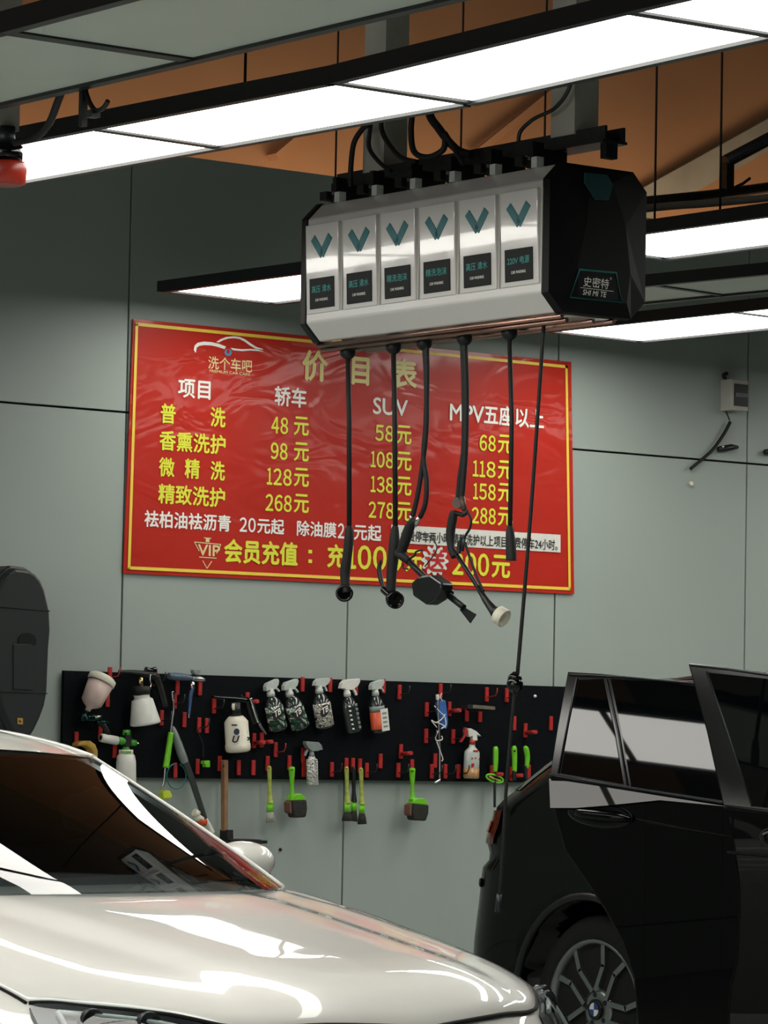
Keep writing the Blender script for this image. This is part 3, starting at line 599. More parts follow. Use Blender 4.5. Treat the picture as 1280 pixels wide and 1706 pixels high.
# ------------------------------------------------------------------ pegboard
pz0, pz1 = at(600, 1300, 1, -.03).z, at(600, 1133, 1, -.03).z
px0 = at(105, 1200, 1, -.03).x
t = tag(MB().box(((px0+11.8)/2, -.022, (pz0+pz1)/2), (11.8-px0, .02, pz1-pz0)).build('pegboard', 'peg'), 'long black perforated tool board fixed to the grey wall', 'pegboard')
WD = .075                     # how far tools hang in front of the wall
def wp(u, v, d=WD): return at(u, v, 1, -d)
OUT = V((0, -1, 0))
def ppm(u, v): return 1/((wp(u, v-1)-wp(u, v)).z)
def rad(px): return px/351.
def wtube(pts, rpx, d=WD, n=10, sub=6):
    P = spline([wp(u, v, d) for u, v in pts], sub)
    if isinstance(rpx, (list, tuple)): r = [rad(interp(range(len(pts)), rpx, min(len(pts)-1, k/sub))) for k in range(len(P))]
    else: r = rad(rpx)
    return MB().tube(P, r, n)
def wlathe(top, bot, prof, d=WD, n=20, sa=1, mb=None):   # prof: (share of the way bottom to top, radius px)
    T, B = wp(*top, d), wp(*bot, d); L = (T-B).length
    return (mb or MB()).lathe(B, T-B, [(h*L, rad(r)) for h, r in prof], n, sa=sa, ref=(0, -1, 0))
def wprism(pts, d0, d1): return MB().prism([wp(u, v, d0) for u, v in pts], OUT*(d1-d0))
BOT = [(0, .82), (.02, .94), (.07, 1), (.62, 1), (.74, .93), (.84, .76), (.92, .5), (.96, .36), (1, .36)]
HEAD = [(-11.8, -1.5), (-10, -8.6), (-5.6, -13.2), (13.2, -14.7), (13.7, -10.7), (10.7, -5), (5.6, -1), (5.6, .5), (-5.6, 0), (-7.6, -1.5)]
TRIG = [(8, -3), (11, 1.5), (13, 7), (10.5, 8), (8.5, 3), (6, -.5)]
def spray(label, neck, bot, w, kind, hs=1.0, flip=1, head='clearish', rot=0):
    t = thing('spray_bottle', wp(*bot), label, 'spray bottle', 'spray bottles on the pegboard')
    body = {'amber': 'clearish', 'black': 'smoke', 'zebra': 'zebra'}.get(kind, 'smoke')
    r = w/2
    if kind == 'zebra': pr = [(0, r*.9), (.02, r), (.86, r), (.9, r*.92), (.93, r*.6), (1, r*.55)]
    elif kind == 'amber': pr = [(0, r*.85), (.03, r), (.74, r), (.80, r*.92), (.92, r*.42), (1, r*.36)]
    else: pr = [(h, k*r) for h, k in BOT]
    b = wlathe(neck, bot, pr, sa=.72, n=24).build('bottle', body, t)
    N, B = wp(*neck), wp(*bot); ax = (N-B); L = ax.length; rt = ax.normalized().cross(OUT)
    if kind in ('camo', 'camow'):
        lb = wlathe(neck, bot, [(.06, r*1.012), (.62, r*1.012), (.70, r*.97)], sa=.73, n=24).build('label', kind, t)
        ov = MB(); c = B+ax*.50+OUT*(rad(r)*.735+.001)-rt*rad(r)*.25
        ov.prism([c+rt*(.028*math.cos(a))+ax.normalized()*(.024*math.sin(a)+.012*math.cos(a)) for a in [2*math.pi*k/20 for k in range(20)]], OUT*.002)
        ov = ov.build('name_patch', 'ktext', lb)
        tx = MB(); put_text(tx, "TB", c-rt*.018-ax.normalized()*.014+OUT*.003, rt*.036+ax.normalized()*.01, ax.normalized()*.026, .03, .15); tx.build('lettering', 'gtext', lb)
    if kind == 'black':
        for sx in (-.45, .5):
            tx = MB()
            for k in range(6): tx.box(B+ax*(.12+.12*k)+rt*rad(r)*sx+OUT*(rad(r)*.66), (.014, .001, .012 if sx > 0 else .007))
            tx.build('printed_mark', 'gtext' if sx < 0 else 'greytube', b)
    if kind == 'orange':
        wlathe(neck, bot, [(.10, r*1.01), (.12, r*1.02), (.55, r*1.02)], sa=.73, n=24).build('liquid', 'orange', t)
        wlathe(neck, bot, [(.56, r*1.02), (.70, r*1.0)], sa=.73, n=24).build('label_band', 'greytube', t)
        c = B+ax*.33+OUT*(rad(r)*.74)+rt*rad(r)*.42
        lb = MB().box(c, (.042, .003, .10), (rt, OUT, ax.normalized())).build('label', 'white', t)
        tx = MB()
        for k in range(4): tx.box(c+OUT*.002+ax.normalized()*(.03-.02*k), (.024, .001, .008), (rt, OUT, ax.normalized()))
        tx.build('label_print', 'greytube', lb)
    if kind == 'amber':
        wlathe(neck, bot, [(.01, r*.9), (.03, r*1.02), (.30, r*1.02)], sa=.74, n=24).build('liquid', 'amber', t)
        tx = MB(); c = B+ax*.52+OUT*(rad(r)*.73)
        for dx, dz, ww in ((0, .045, .03), (-.02, .01, .008), (.0, .012, .007), (.022, .008, .007), (-.016, -.02, .015)): tx.box(c+V((dx, 0, dz)), (ww, .0015, .008 if dz > -.01 else .016))
        tx.build('printed_mark', 'redtext', b)
        wlathe((neck[0], neck[1]-7), neck, [(0, 5.2), (1, 5.2)], n=16).build('collar', 'red', t)
        wprism([(775, 1215), (779, 1213), (789, 1218), (798, 1227), (790, 1224), (791, 1234), (783, 1234), (783, 1226), (777, 1228)], WD-.012, WD+.012).build('spray_head', 'white', t, bevel=.003)
        wprism([(771, 1212), (775, 1212), (776, 1221), (773, 1227), (766, 1237), (764, 1236), (771, 1224)], WD-.008, WD+.008).build('trigger', 'red', t, bevel=.002)
        return t
    wlathe((neck[0]+rot*-9*flip*0+(neck[0]-bot[0])*.16, neck[1]-11), (neck[0], neck[1]+2), [(0, r*.42), (.5, r*.42), (.55, r*.36), (1, r*.34)], n=16).build('collar', head, t)
    cs, sn = math.cos(rot), math.sin(rot); hx, hy = neck[0]+(neck[0]-bot[0])*.14, neck[1]-9
    def tr(P): return [(hx+flip*hs*(x*cs-y*sn), hy+hs*(x*sn+y*cs)) for x, y in P]
    wprism(tr(HEAD), WD-.014, WD+.014).build('spray_head', head, t, bevel=.004)
    wprism(tr(TRIG), WD-.006, WD+.006).build('trigger', head, t, bevel=.002)
    return t
spray('first clear spray bottle from left with green camouflage label, tilted', (452, 1158), (464.5, 1217), 31, 'camo', 1, rot=-.35)
spray('second clear spray bottle from left with green camouflage label, leaning most', (483.5, 1158), (502, 1214), 31, 'camo', 1.05, rot=-.25)
spray('clear spray bottle with white and black camouflage label, third in the row', (532.5, 1153), (542.5, 1213), 31, 'camow')
spray('black spray bottle with bright white head, fourth in the row', (579, 1158), (590, 1220), 27, 'black', 1.25, head='white')
spray('spray bottle with orange liquid and white side label, rightmost in the row', (626, 1157), (632.5, 1221), 27, 'orange', .95, rot=-.25)
spray('small zebra striped spray bottle at the board\'s lower edge', (519.5, 1260), (521, 1308), 20, 'zebra', 1.1, flip=-1, head='greytube')
spray('spray bottle of amber liquid with white head and red trigger', (787, 1240), (785, 1297), 28, 'amber')
# gravity spray gun with pinkish cup
t = thing('spray_gun', wp(150, 1190), 'dark spray gun with tilted pinkish cup and white lid, upper left of the board', 'spray gun')
wlathe((168, 1137), (146, 1184), [(0, 4), (.10, 4.5), (.22, 13), (.30, 16.5), (1, 20)], n=24, d=.10).build('cup', 'pink', t)
wlathe((172.5, 1127), (167, 1138.5), [(0, 20.5), (.15, 21.5), (.8, 21.5), (1, 18)], n=24, d=.10).build('lid', 'cream', t)
wlathe((168.2, 1136.5), (167.2, 1138.8), [(0, 20.6), (1, 20.8)], n=24, d=.10).build('lid_band', 'seam', t)
b = wtube([(143, 1184), (139, 1192), (141, 1199)], [4, 6, 7]); b.tube([wp(133, 1196), wp(150, 1195), wp(168, 1198)], [rad(4), rad(7), rad(5)], 10); b.tube([wp(160, 1203), wp(180, 1204)], rad(4.5), 10); b.build('gun_body', mat('dark green metal', '#16332f', .2, metal=.8, noise=.1), t)
wtube([(164, 1201), (172, 1208), (178, 1218), (180, 1224)], [3, 4.5, 4.5, 3.5]).build('handle', 'black', t)
MB().tube([wp(158, 1195, .10), wp(168, 1193, .10)], rad(2), 8).build('knob', 'chrome', t)
# foam gun with white cone bottle
t = thing('foam_gun', wp(240, 1180), 'black air foam gun with white cone-shaped bottle, near the board\'s top left', 'foam gun')
wlathe((235.8, 1157), (242.5, 1207), [(0, 21), (.03, 23.5), (.08, 23.2), (.82, 16.3), (.86, 13), (.88, 12), (.97, 12), (1, 13)], n=28, d=.105).build('bottle', mat('milky plastic', '#cfd1ca', .4, noise=.04), t)
wlathe((236, 1143), (236, 1157), [(0, 13), (1, 13)], n=20, d=.105).build('cap', 'rubber', t)
wtube([(198, 1119), (225, 1121), (258, 1126)], [2.5, 4.5, 7]).build('barrel', 'black', t)
wtube([(258, 1126), (266, 1145), (275, 1178)], [7, 6, 5]).build('handle', 'black', t)
wtube([(243, 1116), (251, 1117), (259, 1116)], [5, 4, 5]).build('hose_joint', 'blackgloss', t)
wtube([(236, 1129), (234.5, 1136), (236.5, 1146)], [2.5, 4, 2.2], d=.11).build('valve', mat('brass', '#cdb98a', .25, metal=1), t)
wtube([(251, 1124), (250.5, 1134), (252, 1140), (250, 1148)], 1.3, d=.11).build('lever', 'chrome', t)
# snow foam lance
t = thing('foam_lance', wp(210, 1250), 'white and green snow foam lance with white bottle beside the white car roof', 'foam lance')
wlathe((168, 1229), (195, 1234), [(0, 6.8), (.85, 6.6), (1, 6.2), (1, 4)], n=18).build('nozzle', 'white', t)
MB().lathe(wp(168, 1229), wp(168, 1229)-wp(195, 1234), [(.0005, rad(4)), (.001, rad(4))], 14).build('nozzle_mouth', 'seam', t)
wlathe((194, 1233), (211, 1236), [(0, 4.5), (.3, 5.6), (1, 6)], n=16).build('collar', 'dgreen', t)
MB().box(wp(211, 1232), (.03, .03, .06)).build('core', 'rubber', t)
wlathe((211.2, 1216), (211, 1225), [(0, 6.2), (1, 6)], n=14).build('top_knob', 'dgreen', t)
wlathe((226, 1238), (214, 1236), [(0, 5.4), (1, 5)], n=14).build('rear_knob', 'dgreen', t)
wtube([(226, 1237), (231, 1239)], 1.2).build('inlet', 'chrome', t)
wlathe((210, 1243), (210, 1250), [(0, 7.5), (1, 3.5)], n=14).build('neck', 'dgreen', t)
wlathe((210, 1249), (210, 1257), [(0, 11), (1, 11)], n=20).build('cap', 'cream', t)
tx = MB(); 
for k in range(5): tx.box(wp(203+k*3.5, 1253, WD+.033), (.006, .001, .012))
tx.build('cap_print', 'dgreen', t)
wlathe((210, 1256), (210.5, 1318), [(0, 14), (.03, 15.3), (.78, 15), (.95, 13.5), (1, 11)], n=24).build('bottle', 'white', t)
# air blow gun with blue hose
t = thing('air_gun', wp(315, 1128), 'small silver air gun with short blue hose hanging at the board\'s top edge', 'air gun')
wtube([(281, 1126), (292, 1127), (306, 1128), (320, 1130)], [5, 6, 5.5, 3.5]).build('grip', mat('worn blue grey grip', '#4d5f70', .35, noise=.4, scale=60), t)
wtube([(320, 1130), (330, 1131), (336, 1132), (342, 1134)], [3, 4.5, 4, 1.5]).build('head', 'steel', t)
wprism([(317, 1115), (328, 1115), (328, 1121), (324, 1124), (320, 1124), (317, 1121)], WD-.015, WD+.015).build('cup', 'greytube', t, bevel=.003)
wtube([(322, 1135), (320.5, 1141), (321, 1147)], [1.5, 4, 3.5]).build('coupling', 'chrome', t)
wtube([(321, 1147), (318, 1158), (316.5, 1175), (315, 1190)], [2.8, 3, 2.4, 2]).build('hose', 'steelblue', t)
wtube([(315, 1190), (315.2, 1196)], 1.6).build('hose_tip', 'chrome', t)
# green-handled wand
t = thing('wand', wp(281, 1240), 'metal wand with long lime handle beside the grey tube', 'wand')
wtube([(287, 1152), (288, 1158), (288, 1166)], [2.8, 3.2, 2.5]).build('fitting', 'chrome', t)
wtube([(288.5, 1166), (289.5, 1182), (287, 1200), (284.5, 1222)], 1.5).build('upper_rod', 'steel', t)
wtube([(285, 1220), (281, 1248), (276.5, 1279)], [4.2, 4.6, 5]).build('handle', 'green', t)
wtube([(275.5, 1278), (274, 1296), (271, 1311)], [1.5, 1.6, 2]).build('lower_rod', 'steel', t)
# grey tube
t = thing('suction_tube', wp(310, 1280), 'long grey flattened tube slanting down behind the white car pillar', 'tube')
wtube([(288, 1210), (290, 1220), (296, 1238), (303, 1258), (308, 1270)], [1.5, 5, 6.5, 7, 6], .056).build('upper_tube', 'greytube', t)
wtube([(308, 1268), (319, 1297), (330, 1330), (341, 1364)], [5.5, 5, 4.8, 4.6], .056).build('lower_tube', mat('dark tube', '#4d5250', .3, metal=.5, noise=.1), t)
wtube([(340, 1362), (347, 1375), (353, 1388)], [4.2, 4.6, 5], .056).build('end_sleeve', 'white', t)
tag(wtube([(294+16*math.cos(a), 1293+21*math.sin(a)) for a in [math.radians(-70+k*20) for k in range(18)]], 1.0, d=.05).build('cable_loop', 'teal'), 'thin teal cable looped below the lime wand handle', 'cable')
tag(wprism([(263, 1320), (268, 1316), (276, 1317), (280, 1327), (276, 1331), (264, 1331)], .03, .07).build('scrub_pad', mat('yellow green foam', '#b7c93c', .8), bevel=.006), 'yellow-green pad on the wall just above the white car pillar', 'pad')
t = thing('hose_connector', wp(328, 1362), 'pale double hose connector with orange ring on the wall beside the car pillar', 'connector')
wlathe((323, 1353), (330, 1357), [(0, 6), (1, 6)], .10).build('upper_knob', 'cream', t); wlathe((327, 1360), (337, 1366), [(0, 5), (1, 5)], .10).build('lower_knob', 'cream', t)
wlathe((331, 1367), (342, 1371), [(0, 5.5), (1, 5.5)], .10).build('ring', 'orange', t)
tag(wprism([(119, 1238), (128, 1234), (140, 1234), (148, 1240), (152, 1250), (152, 1262), (145, 1262), (142, 1248), (132, 1242), (119, 1243)], .045, .10).build('sponge', 'yellow', bevel=.006), 'yellow arched sponge peeking out above the white car roof', 'sponge')
# interior cleaning gun
t = thing('cleaning_gun', wp(395, 1200), 'air cleaning gun with white lettered bottle and chrome lever, centre left of the board', 'cleaning gun')
bo = wlathe((393, 1193), (397, 1253), [(0, 15), (.03, 18.5), (.1, 19.8), (.22, 19.6), (.235, 18.9), (.84, 18.6), (.95, 14), (1, 11)], n=28, d=.095).build('bottle', 'cream', t)
T_, B_ = wp(393, 1193), wp(397, 1253)
def onb(u, v): return wp(u, v, .095+.050)
tx = MB()
tx.box(onb(390.5, 1208), (.026, .006, .007)); 
for ch_, x0, y0, x1, h in (('U', 387, 1237, 398, 11), ('Z', 402, 1229, 411, 9), ('L', 403, 1218, 411, 8), ('P', 408, 1238, 415, 10)):
    p, q, tp = onb(x0, y0), onb(x1, y0), onb(x0+1, y0-h); t1 = MB(); put_text(t1, ch_, p, q-p, tp-p, .05, .2); t1.build('lettering', 'ktext', bo)
tx.build('printed_bar', 'ktext', bo)
MB().lathe(onb(394, 1219), OUT, [(0, .014), (.004, .014)], 18).build('round_mark', mat('dark blue print', '#1c2f4a', .5), bo)
wlathe((393, 1170), (393, 1193), [(0, 9), (1, 7)], n=18, d=.095).build('cap', 'black', t)
wtube([(355, 1161), (375, 1163), (400, 1165), (412, 1167)], [2.5, 3.5, 4.5, 6]).build('barrel', 'blackgloss', t)
wtube([(389, 1172), (388.5, 1178), (389.5, 1183)], [2.2, 2.6, 1.6], d=.11).build('valve', 'cream', t)
wtube([(402, 1158), (406, 1164), (415, 1168)], 1.8).build('hook_arm', 'dsteel', t)
wtube([(412, 1167), (418, 1190), (424, 1206)], [6, 5, 4]).build('handle', 'black', t)
wtube([(417, 1163), (421, 1174), (426, 1190), (431, 1204)], [3, 3, 2.6, 2.6], d=.10).build('lever', 'chrome', t)
wtube([(432, 1206), (437, 1214), (443.5, 1223)], [2.4, 2, 1.4], d=.10).build('nozzle', 'steel', t)
# ------------------------------------------------------------------ brushes
def paint_brush(label, top, fer, w0, bot, w1, hm, bm, d=WD):
    t = thing('detailing_brush', wp(*top), label, 'brush', 'detailing brushes hung along the board')
    n = 5; (x0, y0), (x1, y1) = top, fer
    wtube([(x0+(x1-x0)*k, y0+(y1-y0)*k) for k in (0, .1, .35, .65, .88, 1)], [2, 3.6, 3.2, 3, 4.2, w0/2], d).build('handle', hm, t)
    wlathe((x1, y1-1), (x1, y1+15), [(0, w0/2), (1, w0/2)], d, 18, .6).build('ferrule', 'green', t)
    wlathe((x1, y1+14), bot, [(0, w1/2), (.5, (w0+w1)/4+.6), (1, w0/2-.5)], d, 18, .6).build('bristles', bm, t)
    wtube([(x0, y0+3), (x0+.3, y0+4)], 1.3, d+.012).build('hang_hole', 'seam', t)
paint_brush('slim lime brush with pale grey bristles, leftmost of the brushes', (448.7, 1276), (450, 1338), 11.5, (451, 1370), 16, 'olive', 'gbristle')
paint_brush('lime brush with black bristles, left one of the cluster of three', (577.5, 1277), (579, 1338), 11.5, (578.5, 1368), 20, 'olive', 'bristle')
paint_brush('black-handled brush in the middle of the cluster of three', (589, 1277), (590, 1336), 10, (588, 1368), 17, 'black', 'bristle', .06)
paint_brush('lime brush with black bristles, right one of the cluster of three', (601.6, 1279), (603, 1340), 11, (603.5, 1373), 17, 'olive', 'bristle')
def wheel_brush(label, top, neck, head, bw, bh, tilt, side):
    t = thing('wheel_brush', wp(*top), label, 'brush', 'wheel brushes hung along the board')
    (x0, y0), (x1, y1) = top, neck
    wtube([(x0+(x1-x0)*k, y0+(y1-y0)*k) for k in (0, .06, .25, .6, .85, 1)], [2.5, 5.2, 4.6, 3, 3.6, 6]).build('handle', 'green', t)
    wtube([(x0, y0+5), (x0+.2, y0+6)], 2, WD+.012).build('hang_hole', 'seam', t)
    hx, hy = head; ca, sa_ = math.cos(tilt), math.sin(tilt)
    def q(P): return [(hx+x*ca-y*sa_, hy+x*sa_+y*ca) for x, y in P]
    wprism(q([(-bw*.5, -bh*.30), (-bw*.42, -bh*.48), (-.2*bw, -bh*.6), (.2*bw, -bh*.62), (bw*.46, -bh*.46), (bw*.5, -bh*.30)]), WD-.022, WD+.022).build('brush_back', 'green', t, bevel=.004)
    wprism(q([(-bw*.52, -bh*.32), (bw*.52, -bh*.32), (bw*.55, bh*.1), (bw*.44, bh*.48), (-bw*.36, bh*.5), (-bw*.5, bh*.15)]), WD-.027, WD+.027).build('bristle_block', 'bristle', t, bevel=.008)
    wprism(q([(-bw*.62, -bh*.2), (-bw*.5, -bh*.3), (-bw*.48, bh*.3), (-bw*.6, bh*.2)]), WD-.02, WD+.024).build('side_bristle', mat('brown bristle', '#6b4a40', .95), t)
wheel_brush('lime wheel brush with dark square bristle block, left of the zebra bottle', (486, 1277), (487, 1330), (488, 1344), 24, 36, -.03, 1)
wheel_brush('lime wheel brush with tilted dark bristle block, hanging alone under the board', (687, 1279), (687.5, 1332), (689, 1350), 26, 34, .1, 1)
def stub(label, pts, rr, extra):
    t = thing('handle_brush', wp(*pts[0]), label, 'brush', 'upturned lime handles at the right end of the board')
    wtube(pts, rr).build('handle', 'green', t)
    if extra == 'ring':
        wtube([(824.5+14*math.cos(a), 1297+6*math.sin(a)+.25*14*math.cos(a)) for a in [math.radians(k*20) for k in range(19)]], 1.6).build('ring_head', 'green', t)
        wtube([(815, 1293), (824, 1298), (834, 1301)], 1.8).build('ring_bar', 'olive', t)
        wtube([(824.5, 1298), (824.5, 1345)], 2.2).build('stick', 'rubber', t)
    if extra == 'hole':
        wtube([(857.5, 1250), (857.8, 1252)], 1.8, WD+.012).build('hang_hole', 'seam', t)
        wtube([(857, 1284), (857, 1300)], 3.5).build('stick', 'rubber', t)
    if extra == 'bent': wtube([(876, 1276), (876.5, 1300)], 3).build('stick', 'rubber', t)
stub('upturned lime handle with a green ring head under it', [(825.5, 1243.5), (826, 1250), (826, 1265), (825.2, 1286)], [2.5, 4.6, 4.5, 3.6], 'ring')
stub('upturned lime handle with a hang hole, middle of the three', [(856.5, 1242.5), (857, 1249), (857.5, 1265), (857.5, 1286)], [2.5, 4.8, 4.4, 3.8], 'hole')
stub('upturned bent lime handle closest to the black car window', [(874, 1244), (877, 1249), (879, 1262), (877.5, 1280)], [2.5, 4.8, 4.4, 3.6], 'bent')
# strapped rod, squeegee, broom, tap, green clip
t = thing('tool_holder', wp(733, 1220), 'metal rod with blue cloth sleeve wound in white cord, right half of the board', 'rod')
wtube([(730, 1160), (731, 1200), (733, 1250), (733, 1300)], 1.7).build('rod', 'steel', t); wtube([(733, 1299), (729, 1302), (723.5, 1304)], [2, 2.4, 1.6]).build('bent_tip', 'steel', t)
wtube([(729, 1157), (729.5, 1166)], 3).build('top_clip', 'white', t)
wprism([(725, 1168), (739, 1166), (743, 1200), (742, 1212), (732, 1216), (729, 1200), (724, 1180)], WD-.02, WD+.0).build('sleeve', 'blue', t, bevel=.006)
cord = MB()
for P in ([(736, 1155), (734, 1162), (738, 1168)], [(724, 1176), (733, 1186), (741, 1194), (743, 1208), (735, 1214)], [(742, 1190), (736, 1198), (727, 1204), (719, 1200), (728, 1212)], [(727, 1203), (738, 1208), (743, 1213)], [(736, 1226), (737, 1232), (728, 1234), (726, 1228), (730, 1218)], [(728, 1236), (733, 1250), (738, 1264), (736, 1268)]):
    cord.tube(spline([wp(u, v, WD+.012) for u, v in P], 5), rad(1.0), 6)
cord.build('cord', 'white', t)
t = thing('squeegee', wp(792, 1178), 'short flat squeegee bar lying across two hooks on the board', 'squeegee')
wprism([(777, 1174), (814, 1177), (814, 1182.5), (777, 1180)], WD, WD+.05).build('bar', mat('brushed beige metal', '#8d8876', .35, metal=.6, noise=.3, scale=60), t)
wprism([(769, 1174), (777, 1174.5), (777, 1181), (769, 1180)], WD, WD+.045).build('end_cap', 'dsteel', t)
wprism([(777, 1180.5), (812, 1183), (810, 1186), (778, 1184)], WD, WD+.03).build('blade', 'rubber', t)
t = thing('push_broom', wp(372, 1330), 'broom with long worn wooden handle standing head down between board and mirror', 'broom')
wprism([(367.5, 1266), (374.5, 1266), (374, 1384), (367.5, 1384)], .045, .075).build('handle', 'wood', t, bevel=.004)
wprism([(371, 1276), (374, 1274), (374, 1277), (371, 1279)], .0755, .076).build('chip', 'seam', t)
wprism([(366.5, 1382), (375.5, 1382), (376, 1402), (366, 1402)], .03, .09).build('socket', 'rubber', t)
wprism([(364, 1397), (416, 1397.5), (416, 1407), (364, 1406)], .02, .11).build('head', 'rubber', t, bevel=.003)
MB().box(wp(390, 1412, .06), (.18, .07, .06)).build('bristles', 'bristle', t)
t = thing('wall_tap', wp(430, 1405, .05), 'black and chrome wall tap just above the white car mirror', 'tap')
wprism([(419, 1400), (439, 1400), (439, 1405), (420, 1406)], .04, .07).build('handle', 'black', t)
MB().tube([at(429, 1404, 1, 0), wp(429, 1404, .08), wp(431, 1412, .085)], rad(3.4), 10).build('body', 'dsteel', t)
wtube([(432, 1411), (435, 1415), (437, 1421)], [3, 3.4, 2.6]).build('spout', 'chrome', t)
t = thing('green_clip', wp(340, 1272), 'small lime clip on a thin black wire, low on the board', 'clip')
wprism([(334.5, 1267.5), (343.5, 1267), (344, 1278), (337, 1278), (337, 1273), (334.5, 1273)], .05, .08).build('clip_body', 'green', t, bevel=.002)
wtube([(339, 1262), (338, 1240), (332, 1225), (330, 1215)], .9, .05).build('wire', 'rubber', t)
tag(MB().sphere(at(891.7, 1160, 1, -.035), .008).build('screw', 'white'), 'white screw head at the right end of the board', 'screw')
# ------------------------------------------------------------------ red hooks
def hook_v(p, prong):
    h = thing('pegboard_hook', p, 'x', 'hook', 'red hooks on the pegboard')
    MB().box(V(p)+V((0, -.005, 0)), (.019, .010, .066)).build('block', 'red', h, bevel=.002)
    if prong == 'wire': MB().tube([V(p)+V((0, -.012, -.012)), V(p)+V((0, -.07, -.006)), V(p)+V((0, -.082, .012)), V(p)+V((0, -.082, .03))], .0028, 6).build('prong', 'dsteel' if len(hookp) == 0 else 'red', h)
    if prong == 'peg': MB().tube([V(p)+V((0, -.012, -.01)), V(p)+V((0, -.085, -.006))], .009, 10).build('peg', 'red', h)
    hookp.append(h); return h
hookp = []
pr_ = {'w': hook_v(wp(664.5, 1153, .032), 'wire'), 'r': None, 'p': None, 'n': None}
pr_['r'] = hook_v(wp(810, 1157, .032), 'wire'); pr_['p'] = hook_v(wp(747.7, 1181, .032), 'peg'); pr_['n'] = hook_v(wp(633, 1268, .032), None)
pr_['w']['label'] = 'empty red hook right of the orange liquid bottle, top row'
pr_['r']['label'] = 'empty red hook with upturned prong above the squeegee, top row'
pr_['p']['label'] = 'red T-shaped peg right of the blue sleeve'
pr_['n']['label'] = 'bare red block alone between brush cluster and wheel brush'
HK = [(182, 1124, 'r', 'red hook right of the pinkish cup lid'), (178, 1165, 'n', 'dim red hook right of the pinkish cup'), (166, 1218, 'n', 'red hook above the snow foam lance nozzle'),
 (190, 1250, 'n', 'dim red hook below the snow foam lance nozzle'), (126, 1232, 'n', 'orange-red hook holding the yellow sponge'), (258, 1131, 'w', 'red hook holding the black foam gun'),
 (268, 1196, 'w', 'tall red hook touching the white cone bottle rim'), (294.5, 1145, 'n', 'red hook under the grip of the silver air gun'), (332, 1146, 'n', 'red hook under the head of the silver air gun'),
 (290, 1168, 'w', 'red hook at the top of the lime-handled wand'), (306, 1199, 'n', 'long red hook left of the blue hose tip'), (330.5, 1208, 'w', 'red hook carrying the thin black wire'),
 (343.5, 1209, 'n', 'small red hook right of the wire hook'), (355.5, 1176, 'w', 'red hook below the cleaning gun barrel tip'), (328, 1277, 'n', 'red hook left of the small lime clip'),
 (291, 1283, 'n', 'red hook inside the teal cable loop'), (365, 1272, 'n', 'red hook behind the wooden broom handle'), (396.5, 1279, 'n', 'red hook between broom handle and leftmost brush, left one'),
 (421, 1279, 'n', 'red hook between broom handle and leftmost brush, right one'), (444.5, 1272, 'n', 'red hook holding the pale-bristled brush'), (411, 1166, 'p', 'red peg behind the cleaning gun lever'),
 (422, 1234, 'p', 'red peg touching the lettered bottle, low right side'), (435, 1233, 'p', 'red T-shaped peg below the chrome lever tip'), (458, 1249, 'r', 'red hook below the first camouflage bottle'),
 (481, 1271, 'n', 'red hook holding the lime wheel brush beside the zebra bottle'), (504, 1258, 'n', 'red hook beside the zebra bottle head'), (505, 1282, 'n', 'red hook left of the zebra bottle body'),
 (551.7, 1282, 'w', 'red hook alone right of the zebra bottle'), (576, 1275, 'n', 'red hook over the left brush of the cluster'), (587, 1275, 'n', 'red hook over the middle brush of the cluster'),
 (598.5, 1276, 'n', 'red hook over the right brush of the cluster'), (610, 1283, 'w', 'red hook just right of the three-brush cluster'), (733, 1151, 'w', 'red hook at the top of the corded rod'),
 (710, 1182, 'w', 'red hook left of the blue sleeve, upper one'), (709, 1226, 'w', 'red hook left of the corded rod, lower one'), (754, 1227, 'w', 'red hook between corded rod and amber bottle'),
 (667, 1252, 'p', 'red T-shaped peg above the tilted wheel brush'), (662.5, 1283, 'w', 'red hook left of the tilted wheel brush handle'), (685.5, 1277, 'n', 'red hook holding the tilted wheel brush'),
 (724, 1267, 'n', 'red hook leaning against the corded rod, low'), (718.5, 1285, 'w', 'red hook left of the rod\'s bent tip'), (741, 1285, 'w', 'red hook right of the rod\'s bent tip'),
 (763, 1285, 'w', 'red hook just left of the amber bottle'), (843.5, 1158, 'w', 'red hook beside the hanging black ball, top row'), (777, 1190, 'n', 'dim red hook under the squeegee, left one'),
 (799, 1191, 'n', 'dim red hook under the squeegee, right one'), (874.5, 1217, 'p', 'red T-shaped peg above the upturned bent handle'), (856, 1205, 'n', 'thin red hook behind the hanging black air line'),
 (818, 1287, 'p', 'red peg holding the ring-headed lime handle'), (851, 1289, 'p', 'red peg holding the middle upturned lime handle'), (880, 1286, 'n', 'red hook holding the upturned bent handle'), (917, 1205, 'n', 'red block at the edge of the black car pillar'),
 (503, 1140, 'n', 'red hook holding the second camouflage bottle'), (549, 1141, 'n', 'red hook holding the white camouflage bottle'), (592, 1144, 'n', 'red hook holding the black spray bottle'), (638, 1143, 'n', 'red hook holding the orange liquid bottle'), (472, 1142, 'n', 'red hook hidden behind the first camouflage bottle head')]
for u, v, k, l in HK[:-1]:
    s = pr_[k]; c = s.copy(); COL.objects.link(c); c.location = wp(u, v, .032); c['label'] = l
    for chd in list(s.children):
        d = chd.copy(); COL.objects.link(d); d.parent = c
    if k == 'n' and (u in (182,)): c.scale = (1, 1, .5)
